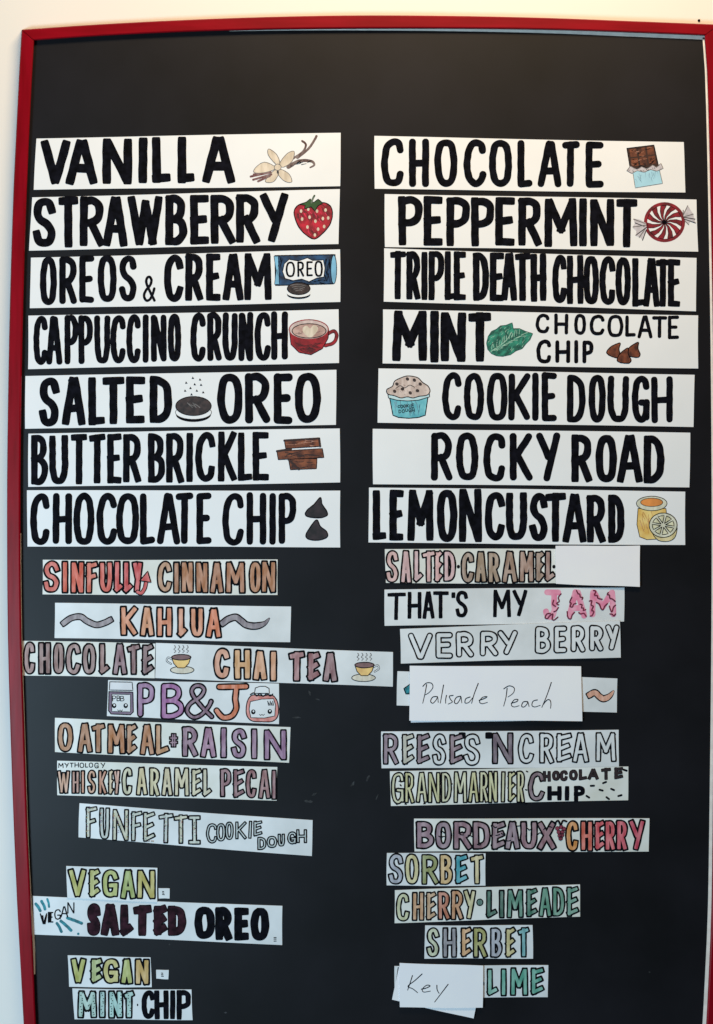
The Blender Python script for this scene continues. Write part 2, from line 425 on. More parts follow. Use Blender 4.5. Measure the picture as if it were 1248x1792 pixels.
def inside(p, q):
    r = False
    for (x0, y0), (x1, y1) in zip(q, q[1:] + q[:1]):
        if (y0 > p[1]) != (y1 > p[1]) and p[0] < (x1 - x0) * (p[1] - y0) / (y1 - y0) + x0: r = not r
    return r
def scribble(mb, r, q, m, z, n, ln, ang, w=2.2):
    """short uneven pen strokes inside the outline q, where the pen went over twice"""
    xs = [p[0] for p in q]; ys = [p[1] for p in q]; k = 0; t = 0
    while k < n and t < n * 20:
        t += 1
        x, y = random.uniform(min(xs), max(xs)), random.uniform(min(ys), max(ys)); a = ang + random.uniform(-.35, .35); h = ln * random.uniform(.3, .6)
        A, B = (x - h * math.cos(a), y - h * math.sin(a)), (x + h * math.cos(a), y + h * math.sin(a))
        if inside(A, q) and inside(B, q):
            line(mb, r, [A, (x + random.uniform(-1.5, 1.5), y + random.uniform(-1.5, 1.5)), B], w * random.uniform(.6, 1.3), m, z + k * 8e-7, taper=lambda t: 1.1 - .6 * t); k += 1
# --- VANILLA
c = Card([(64.2, 242.3), (596.8, 232.5), (595, 326), (59.5, 332.5)], 'wide white card lettered VANILLA beside a pale flower drawing', BIG)
word(c, R1, 'VANILLA', '68-178 163-280 300-412 432-474 487-558 583-647 675-798', (55, 40), (222, 215), 37)
PETAL = wash(252, 222, 198, 1.0); BEAN = wash(84, 42, 36, 1.0); MAROON = wash(110, 40, 45, 1.0)
m = c.draw()
for q in ([(955, 147), (925, 112), (926, 88), (955, 108), (968, 140)], [(968, 142), (995, 106), (1022, 98), (1014, 135), (980, 157)],
          [(947, 153), (910, 138), (880, 155), (870, 176), (905, 178), (946, 166)], [(952, 166), (925, 190), (914, 212), (945, 211), (964, 178)],
          [(968, 164), (1002, 182), (1013, 212), (985, 209), (958, 178)]):
    fill(m, R1, q, PETAL, Z0 + .00004, 2.4, GREYPEN, True); 
fill(m, R1, oval(960, 157, 13, 12, 14), PETAL, Z0 + .00022, 2.4, GREYPEN)
fd = c.put(m, 'flower_drawing')
m = c.draw()
line(m, R1, [(1000, 156), (1040, 134), (1085, 134), (1098, 148), (1082, 158)], 13, BEAN, Z0, taper=lambda t: 1.2 - .8 * t)
line(m, R1, [(1018, 124), (1055, 98), (1066, 72), (1052, 58)], 8, BEAN, Z0 + 2e-5)
line(m, R1, [(1034, 122), (1075, 88), (1098, 55), (1106, 40)], 9, BEAN, Z0 + 4e-5)
c.put(m, 'vanilla_pod', fd); m = c.draw()
for a, b in (((858, 192), (934, 176)), ((868, 204), (936, 184)), ((886, 210), (930, 190)), ((870, 184), (905, 182))): line(m, R1, [a, b], 8, MAROON, Z0 + 6e-5)
c.put(m, 'vanilla_pod', fd)

m = c.draw(); scribble(m, R1, [(1000, 150), (1040, 130), (1090, 130), (1096, 148), (1050, 150), (1004, 160)], INK, Z0 + .0002, 8, 18, -.2, 3); c.put(m, 'pen_shading', fd)
# --- STRAWBERRY
c = Card([(56.3, 345.5), (594.5, 331.5), (593, 426.8), (51.6, 438.4)], 'wide white card lettered STRAWBERRY beside a red strawberry drawing', BIG)
word(c, R1, 'STRAWBERRY', '38-125 135-210 215-308 303-395 398-530 537-618 630-702 708-800 803-892 893-998', (271, 255), (460, 440), 34)
m = c.draw(); CRIM = wash(186, 12, 44, 1.0)
CRIM2 = mat('strawberry_red', rgb(136, 4, 30), .6, .4, 70, rgb(196, 16, 50))
fill(m, R1, [(1022, 335), (1030, 306), (1060, 292), (1095, 300), (1130, 290), (1158, 303), (1166, 335), (1155, 375), (1125, 410), (1098, 427), (1070, 414), (1040, 383)], CRIM2, Z0, 4, INK, True)
for x, y in ((1048, 322), (1075, 315), (1108, 322), (1140, 318), (1052, 352), (1080, 345), (1102, 360), (1130, 350), (1150, 348), (1072, 382), (1112, 390), (1100, 412), (1135, 380)):
    fill(m, R1, oval(x, y, 5, 7, 8), PETAL, Z0 + .0001)
SBQ = [(1030, 310), (1060, 298), (1130, 296), (1160, 310), (1158, 360), (1125, 400), (1098, 420), (1070, 408), (1035, 365)]
scribble(m, R1, SBQ, mat('dark_red_shade', rgb(84, 2, 22), .6, .3), Z0 + 5e-5, 34, 22, 1.0, 2.6); scribble(m, R1, SBQ, mat('light_red_felt', rgb(222, 40, 84), .6, .3), Z0 + 8e-5, 22, 18, 1.1, 2.6)
sd = c.put(m, 'strawberry_drawing')
m = c.draw(); LEAF = wash(40, 84, 40, .9)
fill(m, R1, [(1042, 297), (1068, 288), (1082, 276), (1095, 290), (1112, 277), (1130, 292), (1112, 302), (1100, 322), (1086, 306), (1060, 314), (1064, 300)], mat('dark_leaf_green', rgb(38, 78, 34), .6, .2), Z0 + .00018, 3, INK)
line(m, R1, [(1087, 290), (1092, 276), (1098, 264)], 7, LEAF, Z0 + .00026)
c.put(m, 'leaf', sd)

# --- CHOCOLATE
c = Card([(655.6, 238.5), (1196, 249), (1199.8, 337.4), (655.6, 331)], 'wide white card lettered CHOCOLATE beside a half wrapped chocolate bar drawing', BIG)
word(c, R2, 'CHOCOLATE', '55-137 155-228 247-330 352-433 442-527 545-600 617-705 703-768 790-855', (45, 57), (220, 222), 28, blunt=False)
m = c.draw(); BR = wash(104, 54, 34, 1.0)
BRD = mat('chocolate_brown', rgb(48, 20, 14), .6, .2); BRL = mat('chocolate_square', rgb(84, 36, 20), .6, .4, 70, rgb(130, 70, 42))
fill(m, R2, [(938, 82), (1035, 70), (1052, 148), (950, 156)], BRD, Z0, 3, INK)
for i in range(3):
    for j in range(2):
        x = 947 + i * 31 + j * 5; y = 86 + j * 33 - i * 4
        fill(m, R2, [(x, y), (x + 24, y - 3), (x + 28, y + 25), (x + 4, y + 28)], BRL, Z0 + .00012)
scribble(m, R2, [(942, 86), (1032, 74), (1046, 144), (952, 152)], INK, Z0 + .0002, 22, 16, -.3, 2.4); scribble(m, R2, [(942, 86), (1032, 74), (1046, 144), (952, 152)], wash(170, 100, 64, 1.0), Z0 + .00022, 10, 12, -.2, 2.2)
bd = c.put(m, 'chocolate_bar_drawing')
m = c.draw()
fill(m, R2, [(958, 160), (1052, 148), (1066, 208), (968, 224)], mat('pale_blue_felt', rgb(165, 214, 236), .6, .06), Z0 + .00018, 2, GREYPEN)
fill(m, R2, [(938, 162), (950, 146), (975, 158), (990, 148), (1010, 156), (1030, 142), (1045, 150), (1060, 136), (1068, 154), (1045, 164), (1022, 158), (1000, 168), (975, 162), (955, 172)], mat('foil_grey', rgb(196, 192, 200), .5, .15, 120), Z0 + .00026, 2.4, GREYPEN)
scribble(m, R2, [(942, 160), (975, 158), (1040, 146), (1064, 146), (1044, 162), (958, 170)], INK, Z0 + .0003, 9, 8, .8, 1.8); scribble(m, R2, [(964, 172), (1050, 160), (1060, 204), (972, 218)], wash(120, 176, 205, 1.0), Z0 + .00022, 14, 18, 1.4, 2); c.put(m, 'wrapper', bd)

# --- PEPPERMINT
c = Card([(673, 339.4), (1218.8, 349.6), (1221.7, 440), (674, 432)], 'wide white card lettered PEPPERMINT beside a red swirl candy drawing', BIG)
word(c, R2, 'PEPPERMINT', '117-205 208-277 290-375 378-463 465-535 548-632 640-762 765-795 806-893 900-975', (253, 265), (430, 436), 31)
m = c.draw(); DRED = mat('candy_red', rgb(108, 4, 28), .6, .35, 70, rgb(150, 12, 40))
fill(m, R2, oval(1073, 347, 74, 72, 36), DRED, Z0)
fill(m, R2, oval(1073, 347, 62, 60, 36), WHITE, Z0 + 5e-5)
for k in range(11):
    a = k * 2 * math.pi / 11; q = []
    for t in (0, .35, .7, 1): q.append((1073 + 63 * t * math.cos(a + .5 * t), 347 + 61 * t * math.sin(a + .5 * t)))
    for t in (1, .7, .35): q.append((1073 + 63 * t * math.cos(a + .5 * t + .33), 347 + 61 * t * math.sin(a + .5 * t + .33)))
    fill(m, R2, q, DRED, Z0 + .0001 + k * 1e-6, 2, INK)
cd = c.put(m, 'candy_drawing')
m = c.draw(); FOIL = MATS['foil_grey']
fill(m, R2, [(1006, 350), (985, 338), (962, 334), (966, 352), (958, 366), (972, 378), (970, 396), (984, 400), (996, 412), (1002, 388), (1010, 372)], FOIL, Z0 + .00013)
m2 = c.draw(); fill(m2, R2, [(1140, 322), (1138, 305), (1150, 308), (1156, 286), (1164, 300), (1176, 318), (1184, 350), (1168, 340), (1158, 356), (1148, 344)], FOIL, Z0 + .00013)
for a, b in (((1004, 352), (962, 336)), ((1006, 358), (960, 364)), ((1008, 366), (970, 394)), ((1008, 374), (994, 412)), ((1000, 362), (968, 350)), ((1004, 370), (982, 402)),
             ((1140, 322), (1156, 288)), ((1142, 328), (1176, 318)), ((1144, 336), (1184, 350)), ((1146, 342), (1160, 356)), ((1140, 318), (1140, 304)), ((1144, 330), (1182, 336))):
    if a[0] == 1140 and a[1] == 322: c.put(m, 'wrapper_end', cd); m = m2
    line(m, R2, [a, b], 3, GREYPEN if a[0] % 8 else INK, Z0 + .0002)
c.put(m, 'wrapper_end', cd)

# --- cookies and cream
c = Card([(54, 451), (595.4, 437), (595.4, 529), (53, 540)], 'wide white card ending in & CREAM beside a blue cookie packet drawing', BIG)
word(c, R3, 'OREOS', '65-130 138-205 213-270 282-355 362-430', (43, 36), (225, 208), 27, blunt=False)
word(c, R3, '&', '452-502', (112, 112), (210, 210), 11, blunt=False)
word(c, R3, 'CREAM', '532-605 612-680 690-745 752-832 832-938', (33, 28), (211, 203), 30)
NAVY = mat('packet_blue', rgb(8, 34, 66), .55, .5, 60, rgb(26, 78, 124)); SKY = mat('packet_light_blue', rgb(120, 180, 214), .6, .15)
m = c.draw()
fill(m, R3, [(950, 38), (1176, 34), (1170, 144), (952, 150)], NAVY, Z0, 4, INK)
fill(m, R3, [(946, 40), (962, 40), (966, 146), (948, 146), (954, 95)], SKY, Z0 + .0001, 2, INK)
fill(m, R3, oval(1171, 90, 11, 54, 20), SKY, Z0 + .0001, 2.5, INK)
fill(m, R3, [(985, 68), (1003, 52), (1038, 58), (1072, 46), (1092, 56), (1132, 54), (1138, 84), (1134, 118), (1108, 122), (1078, 136), (1050, 126), (1018, 132), (988, 124), (978, 98)], WHITE, Z0 + .00012, 3, INK)
scribble(m, R3, [(952, 40), (985, 40), (975, 140), (955, 146)], INK, Z0 + .00011, 10, 24, 1.5, 2.5); scribble(m, R3, [(1138, 38), (1160, 38), (1156, 140), (1138, 142)], INK, Z0 + .00011, 12, 26, 1.5, 3); scribble(m, R3, [(960, 128), (1160, 128), (1160, 145), (960, 147)], INK, Z0 + .00005, 12, 20, 0, 2.5)
pk = c.put(m, 'cookie_packet_drawing')
word(c, R3, 'OREO', '990-1025 1034-1060 1068-1092 1098-1130', (60, 58), (120, 116), 8, parent=pk, blunt=False).location = (0, -.00025, 0)
m = c.draw(); CRED = mat('cookie_dark', rgb(34, 24, 26), .6, .3, 120, rgb(64, 48, 46))
fill(m, R3, oval(1039, 184, 44, 17, 24), INK, Z0 + .0003)
fill(m, R3, oval(1039, 177, 46, 17, 24), WHITE, Z0 + .00034)
fill(m, R3, oval(1039, 162, 43, 23, 24), CRED, Z0 + .00038, 3, INK)
for k in range(4): line(m, R3, [(1008 + k * 6, 150 + k * 7), (1035 + k * 3, 146 + k * 7), (1066 - k * 5, 152 + k * 6)], 2.4, GREYPEN, Z0 + .00046)
c.put(m, 'cookie', pk)

# --- CAPPUCCINO CRUNCH
c = Card([(50.2, 553), (593, 541.5), (593, 635), (49.3, 646)], 'wide white card lettered CAPPUCCINO CRUNCH beside a red cup drawing', BIG)
word(c, R3, 'CAPPUCCINO', '40-95 88-150 157-210 210-265 270-330 330-388 390-445 452-474 482-542 547-597', (265, 257), (450, 438), 25, blunt=False)
word(c, R3, 'CRUNCH', '632-690 695-750 752-810 812-868 873-935 935-998', (252, 248), (437, 432), 26, blunt=False)
m = c.draw(); CUPR = mat('cup_red', rgb(122, 6, 20), .6, .35, 60, rgb(168, 20, 36))
fill(m, R3, [(1004, 318), (1010, 372), (1040, 402), (1085, 411), (1128, 388), (1150, 348), (1152, 318), (1077, 300)], CUPR, Z0 + .00005, 3, INK)
cu = None
fill(m, R3, oval(1077, 316, 74, 37, 32), wash(225, 200, 195, 1.0), Z0 + .00013, 3.5, CUPR)
fill(m, R3, oval(1078, 321, 64, 27, 28), mat('coffee_tan', rgb(178, 138, 128), .6, .15, 60, rgb(205, 175, 165)), Z0 + .0002, 3, INK)
fill(m, R3, [(1082, 346), (1056, 326), (1056, 308), (1070, 302), (1082, 312), (1094, 300), (1110, 306), (1108, 324)], PETAL, Z0 + .00026, 0, FINE, True)
scribble(m, R3, [(1012, 352), (1040, 370), (1120, 366), (1146, 346), (1126, 386), (1085, 406), (1040, 398)], mat('cup_shade', rgb(70, 2, 12), .6, .3), Z0 + .00028, 26, 26, .1, 2.6); scribble(m, R3, oval(1078, 321, 60, 24, 20), wash(120, 80, 74, 1.0), Z0 + .00024, 16, 14, .1, 2)
cu = c.put(m, 'cup_drawing')
m = c.draw(); line(m, R3, [(1148, 332), (1172, 322), (1182, 340), (1170, 366), (1140, 376)], 14, INK, Z0); line(m, R3, [(1148, 332), (1172, 322), (1182, 340), (1170, 366), (1140, 376)], 10, CUPR, Z0 + 3e-5)
c.put(m, 'handle', cu)

# --- TRIPLE DEATH CHOCOLATE
c = Card([(672, 435), (1218.3, 452), (1218.3, 544.5), (672, 527.5)], 'wide white card lettered TRIPLE DEATH CHOCOLATE with no drawing', BIG)
word(c, R4, 'TRIPLE', '87-145 146-197 200-222 226-282 283-322 316-360', (20, 22), (192, 197), 25)
word(c, R4, 'DEATH', '385-443 445-497 486-545 535-592 592-650', (23, 30), (197, 200), 27)
word(c, R4, 'CHOCOLATE', '670-722 722-782 782-838 840-897 897-952 957-1002 996-1056 1042-1092 1085-1130', (32, 50), (208, 222), 25)

# --- MINT CHOCOLATE CHIP
c = Card([(670, 542), (1221.7, 551.8), (1221.7, 645.3), (670, 636.5)], 'wide white card lettered MINT CHOCOLATE CHIP around a green leaf drawing', BIG)
word(c, R4, 'MINT', '95-222 230-264 268-360 370-452', (233, 240), (418, 417), 35)
word(c, R4, 'CHOCOLATE', '610-660 677-727 748-792 805-858 868-925 932-970 975-1030 1028-1083 1085-1125', (243, 253), (316, 336), 14, blunt=False)
word(c, R4, 'CHIP', '613-667 680-735 748-764 778-818', (337, 340), (422, 422), 16, blunt=False)
m = c.draw(); TEAL = mat('mint_green', rgb(14, 96, 82), .6, .35, 110, rgb(44, 150, 124)); PALE = wash(150, 205, 180, 1.0)
lf = [(434, 350), (440, 326), (452, 308), (470, 300), (484, 288), (504, 286), (526, 277), (530, 298), (552, 298), (574, 308), (600, 316), (590, 338), (576, 352), (562, 370), (540, 378), (520, 392), (492, 398), (470, 396), (452, 388), (438, 372)]
fill(m, R4, lf, TEAL, Z0, 2.5, mat('mint_dark', rgb(14, 74, 66), .6, .2))
line(m, R4, [(450, 380), (500, 345), (525, 310)], 3, PALE, Z0 + .0001)
for k in range(12):
    x, y = 452 + k * 9, 372 - k * 5
    line(m, R4, [(x, y), (x + random.uniform(-6, 6), y - 16 - random.uniform(0, 8))], 2.4, PALE, Z0 + .00012)
    line(m, R4, [(x + 8, y + 4), (x + 30, y + random.uniform(-6, 4))], 2.4, PALE, Z0 + .00012)
scribble(m, R4, lf, MATS['mint_dark'], Z0 + .0001, 50, 14, -.7, 2.4); scribble(m, R4, lf, PALE, Z0 + .00014, 26, 10, -.9, 2)
c.put(m, 'leaf_drawing')
m = c.draw(); CH = mat('chip_brown', rgb(84, 34, 16), .6, .4, 80, rgb(142, 74, 44))
for i, (x, y, a) in enumerate([(893, 376, .35), (962, 376, .2), (928, 398, .1)]):
    t = [(-24, 14), (-16, -8), (4, -28), (12, -30), (14, -10), (26, 10), (20, 22), (0, 24), (-16, 22)]
    fill(m, R4, [(x + p * math.cos(a) - q * math.sin(a), y + p * math.sin(a) + q * math.cos(a)) for p, q in t], CH, Z0 + i * .0001, 3.5, INK, True)
c.put(m, 'chocolate_chip_drawing')

# --- salted cookie
c = Card([(44.6, 658.6), (588.4, 647), (588.4, 743.6), (44.6, 750.6)], 'wide white card starting SALTED with a dark sandwich cookie drawn mid card', BIG)
word(c, R5, 'SALTED', '60-138 147-237 247-310 300-385 388-460 478-563', (45, 38), (230, 215), 33)
word(c, R5, 'OREO', '733-828 838-932 945-1017 1025-1123', (30, 27), (220, 217), 33, blunt=False)
m = c.draw()
fill(m, R5, oval(643, 184, 66, 28, 30), INK, Z0)
fill(m, R5, oval(643, 176, 68, 26, 30), WHITE, Z0 + .00005, 2, FINE)
fill(m, R5, oval(643, 152, 67, 36, 30), CRED, Z0 + .00013, 3, INK)
for k in range(6): line(m, R5, [(620 + k * 7, 140 + (k % 3) * 4), (632 + k * 7, 152 + (k % 2) * 6)], 3, GREYPEN, Z0 + .0002)
ck = c.put(m, 'cookie_drawing')
m = c.draw()
for x, y in ((641, 46), (668, 52), (616, 64), (648, 70), (672, 72), (632, 84), (612, 94), (656, 94), (680, 100), (636, 108)):
    fill(m, R5, [(x - 5, y + 4), (x - 1, y - 5), (x + 5, y + 4)], INK, Z0)
c.put(m, 'salt_crystals', ck)

# --- BUTTER BRICKLE
c = Card([(50, 758.5), (595, 749.7), (595, 844.5), (50, 852.4)], 'wide white card lettered BUTTER BRICKLE beside stacked brown toffee bars', BIG)
word(c, R5, 'BUTTER', '32-95 100-172 182-243 250-312 318-372 378-447', (262, 255), (450, 440), 28)
word(c, R5, 'BRICKLE', '472-535 540-608 612-645 650-725 735-805 810-865 865-927', (255, 248), (440, 432), 28)
m = c.draw(); TOF = mat('toffee_brown', rgb(88, 38, 20), .6, .4, 70, rgb(140, 78, 46))
fill(m, R5, [(1000, 348), (1108, 350), (1106, 388), (1008, 392)], TOF, Z0, 3, INK)
fill(m, R5, [(957, 322), (1128, 312), (1134, 346), (962, 354)], TOF, Z0 + .0001, 3, INK)
fill(m, R5, [(985, 280), (1114, 272), (1120, 304), (990, 312)], TOF, Z0 + .0002, 3, INK)
for a, b in (((985, 282), (1116, 274)), ((957, 322), (1010, 314)), ((1000, 352), (1040, 390)), ((1120, 304), (1116, 276))): line(m, R5, [a, b], 8, BRD, Z0 + .0003)
scribble(m, R5, [(962, 322), (1126, 314), (1130, 344), (966, 350)], BRD, Z0 + .00032, 14, 40, -.03, 2.5); scribble(m, R5, [(988, 284), (1112, 276), (1116, 302), (992, 308)], wash(186, 112, 72, 1.0), Z0 + .00033, 10, 30, -.05, 2.5); scribble(m, R5, [(1003, 354), (1104, 354), (1104, 384), (1008, 388)], BRD, Z0 + .00033, 10, 24, -.03, 2.5)
c.put(m, 'toffee_drawing')

# --- COOKIE DOUGH
c = Card([(662, 645), (1215.9, 655.6), (1213, 747), (661.4, 739.4)], 'wide white card lettered COOKIE DOUGH beside a blue ice cream tub drawing', BIG)
word(c, R6, 'COOKIE', '275-345 352-425 435-510 512-592 597-622 632-687', (26, 25), (195, 200), 26, blunt=False)
word(c, R6, 'DOUGH', '722-790 800-863 868-945 955-1020 1025-1103', (32, 38), (203, 207), 26, blunt=False)
m = c.draw()
TUB = mat('tub_blue', rgb(92, 182, 200), .6, .15, 50, rgb(130, 205, 216)); SCO = wash(226, 204, 194, 1.0)
fill(m, R6, [(86, 114), (224, 110), (214, 178), (190, 186), (155, 189), (118, 186), (98, 178)], TUB, Z0, 3.5, INK)
fill(m, R6, [(80, 104), (228, 98), (230, 112), (190, 124), (150, 127), (112, 124), (82, 116)], mat('tub_rim', rgb(190, 220, 226), .6, .06), Z0 + .0001, 3, INK)
scribble(m, R6, [(92, 128), (220, 126), (210, 178), (155, 186), (102, 176)], wash(50, 130, 156, 1.0), Z0 + 5e-5, 30, 20, 1.5, 2.2)
tb = c.put(m, 'ice_cream_tub_drawing')
m = c.draw()
fill(m, R6, [(80, 102), (76, 86), (96, 74), (104, 56), (126, 44), (152, 37), (186, 43), (204, 60), (224, 74), (231, 92), (220, 106), (192, 110), (170, 116), (150, 112), (126, 116), (104, 108)], SCO, Z0 + .00018, 3.2, INK, True)
for x, y in ((150, 48), (175, 52), (112, 66), (196, 66), (132, 84), (160, 98), (186, 90), (104, 92)): fill(m, R6, oval(x, y, 7, 6, 7, random.random()), CRED, Z0 + .0003)
line(m, R6, [(108, 82), (124, 72), (140, 80), (158, 70), (176, 78)], 2.2, FINE, Z0 + .00028)
scribble(m, R6, [(84, 98), (110, 60), (152, 42), (200, 64), (226, 92), (190, 106), (120, 110)], wash(180, 150, 142, 1.0), Z0 + .00022, 26, 9, .3, 1.8)
c.put(m, 'scoop', tb)
word(c, R6, 'COOKIE', '115-124 125-134 135-144 146-155 157-160 164-174', (142, 137), (154, 150), 2.6, FINE, parent=tb, blunt=False).location = (0, -.00012, 0)
word(c, R6, 'DOUGH', '118-128 130-140 142-152 154-164 166-176', (158, 153), (170, 165), 2.6, FINE, parent=tb, blunt=False).location = (0, -.00012, 0)

# --- ROCKY ROAD
c = Card([(652.7, 750), (1208, 757.4), (1206, 852.4), (652.7, 847)], 'wide white card lettered ROCKY ROAD with a blank left end', BIG)
word(c, R6, 'ROCKY', '235-312 325-405 422-502 518-600 612-698', (240, 242), (412, 417), 28, blunt=False)
word(c, R6, 'ROAD', '738-812 825-902 902-995 997-1072', (245, 252), (417, 422), 30)

# --- CHOCOLATE CHIP
c = Card([(48, 858.3), (595.5, 858.3), (595.5, 957.5), (48, 956)], 'wide white card lettered CHOCOLATE CHIP beside two dark chips drawn one above another', BIG)
word(c, R7, 'CHOCOLATE', '47-117 128-198 202-277 285-358 355-437 440-495 500-585 568-632 642-697', (27, 25), (213, 210), 27, blunt=False)
word(c, R7, 'CHIP', '735-812 822-892 903-927 937-1000', (24, 25), (213, 210), 26, blunt=False)
DK = mat('dark_chip', rgb(20, 14, 20), .6, .4, 70, rgb(48, 34, 40))
for q in ([(1032, 102), (1040, 86), (1064, 66), (1086, 42), (1092, 66), (1108, 90), (1110, 106), (1085, 115), (1045, 112)],
          [(1034, 178), (1046, 154), (1072, 122), (1086, 146), (1108, 164), (1110, 184), (1080, 195), (1045, 192)]):
    m = c.draw(); fill(m, R7, q, DK, Z0, 4, INK, True); c.put(m, 'chocolate_chip_drawing')

# --- LEMON CUSTARD
c = Card([(645.4, 852.8), (1199.3, 860), (1198.8, 954), (645.4, 949.7)], 'wide white card lettered LEMON CUSTARD beside a yellow jar and lemon drawing', BIG)
word(c, R8, 'LEMON', '25-75 85-136 150-245 255-330 335-418', (26, 22), (207, 213), 30)
word(c, R8, 'CUSTARD', '428-500 502-580 588-655 645-718 708-793 793-862 870-930', (30, 45), (205, 217), 29)
m = c.draw(); YEL = mat('custard_yellow', rgb(232, 182, 84), .6, .15, 40, rgb(245, 215, 140)); CRM = wash(248, 240, 215, 1.0)
fill(m, R8, [(978, 92), (974, 150), (984, 194), (1010, 204), (1046, 202), (1070, 180), (1082, 130), (1078, 92)], YEL, Z0, 2.5, FINE)
fill(m, R8, oval(1027, 74, 55, 26, 28), CRM, Z0 + .0001, 2.5, FINE)
fill(m, R8, oval(1027, 70, 40, 15, 24), mat('custard_orange', rgb(222, 142, 70), .6, .15, 40), Z0 + .00018, 2, FINE)
scribble(m, R8, [(980, 100), (1074, 102), (1066, 176), (1040, 198), (990, 192)], wash(206, 140, 50, 1.0), Z0 + 5e-5, 26, 26, 1.4, 2.2)
jd = c.put(m, 'jar_drawing')
m = c.draw()
fill(m, R8, [(1030, 180), (1060, 196), (1100, 180), (1118, 160), (1110, 196), (1085, 210), (1050, 206)], wash(240, 222, 160, 1.0), Z0 + .00024, 2.5, FINE, True)
fill(m, R8, oval(1068, 152, 50, 44, 30), CRM, Z0 + .00034, 3, FINE)
for k in range(8):
    a = k * math.pi / 4 + .2
    q = [(1068 + 9 * math.cos(a + .39), 152 + 8 * math.sin(a + .39))] + [(1068 + 39 * math.cos(a + d), 152 + 34 * math.sin(a + d)) for d in (.1, .39, .68)]
    fill(m, R8, q, wash(246, 236, 196, 1.0), Z0 + .00044, 3, FINE)
c.put(m, 'lemon_slice', jd)

# ------------------------------------------------------------------ the small cards, left column
def cols(*t): return [wash(*x) for x in t]
CE = FINE
c = Card([(75, 979.5), (486, 979.5), (486, 1041.6), (75, 1040.6)], 'small card lettered SINFULLY CINNAMON in red then brown letters', SMALL, AGED)
word(c, R7, 'SINFULLY', '92-155 160-184 190-243 245-292 292-345 345-382 378-416 410-452', (267, 270), (386, 386), 16, cols((222, 100, 84), (226, 92, 60), (226, 84, 48), (222, 110, 84), (220, 96, 78), (214, 76, 70), (208, 66, 64), (210, 72, 72)), CE, 3.6, label='red outlined word with an arrow tail')
m = c.draw(); q = [(432, 380), (446, 384), (458, 364), (466, 326)]
line(m, R7, q, 16, CE, Z0 + .0004); line(m, R7, q, 10, wash(208, 66, 64), Z0 + .0005)
fill(m, R7, [(440, 340), (468, 306), (480, 346)], wash(208, 66, 64), Z0 + .00056, 4, CE)
c.put(m, 'arrow_tail')
word(c, R7, 'CINNAMON', '500-557 560-582 585-634 637-687 688-742 745-820 828-878 872-930', (270, 268), (386, 386), 16, cols((188, 140, 104), (172, 112, 70), (182, 120, 76), (176, 112, 66), (170, 106, 62), (180, 118, 78), (186, 128, 88), (178, 116, 72)), CE, 3.6, label='brown outlined word')

c = Card([(96.2, 1055), (509, 1061), (508.5, 1123.6), (96.2, 1116.5)], 'small card with one orange outlined word between two grey squiggles', SMALL, GREYC)
word(c, R9, 'KAHLUA', '660-778 785-888 893-1002 1028-1097 1108-1205 1208-1318', (72, 84), (270, 285), 30, cols((226, 140, 96), (230, 152, 110), (222, 134, 92), (226, 150, 116), (226, 144, 104), (222, 122, 76)), CE, 7)
for r, q, tp_, cc in ((R9, [(302, 184), (350, 152), (408, 144), (450, 172), (510, 196), (560, 184), (598, 166)], lambda t: 1, (152, 140, 146)),
                (R10, [(112, 184), (150, 158), (195, 148), (230, 172), (262, 196), (320, 204), (376, 188), (408, 156)], lambda t: 1.1 - .85 * max(0, t - .75) * 4, (134, 122, 130))):
    m = c.draw(); line(m, r, q, 46, CE, Z0, capA='b', capB='b', wob=.02, taper=tp_); line(m, r, q, 30, wash(*cc), Z0 + 9e-5, capA='b', capB='b', wob=.02, taper=tp_)
    c.put(m, 'squiggle')

c = Card([(40.4, 1121), (272, 1125.8), (271.4, 1186.3), (39.3, 1181.7)], 'small card lettered CHOCOLATE in mauve brown, left end touching the red frame', SMALL, AGED)
word(c, R9, 'CHOCOLATE', '38-122 135-222 228-308 308-412 415-512 525-597 610-712 705-795 800-880', (303, 318), (515, 522), 27, cols((170, 134, 130), (146, 108, 102), (160, 124, 118), (166, 130, 126), (156, 122, 118), (158, 118, 112), (144, 104, 112), (140, 100, 100), (132, 96, 98)), CE, 6.5)
c = Card([(272.6, 1125.4), (688.3, 1140.8), (687, 1201.9), (272, 1186.6)], 'small card lettered CHAI TEA between two steaming cup drawings', SMALL, GREYC)
word(c, R10, 'CHAI', '48-158 178-295 300-400 408-462', (338, 362), (545, 562), 34, cols((222, 158, 128), (228, 166, 112), (226, 162, 122), (224, 160, 120)), CE, 6.5)
word(c, R10, 'TEA', '530-640 650-738 748-852', (360, 370), (562, 564), 34, cols((176, 126, 128), (158, 104, 108), (150, 108, 112)), CE, 6.5, label='mauve outlined word')
CUPY = mat('tea_cup_tan', rgb(222, 178, 112, 1.2), .6, .15, 60); TEA = mat('tea_brown', rgb(128, 96, 96), .6, .2, 90)
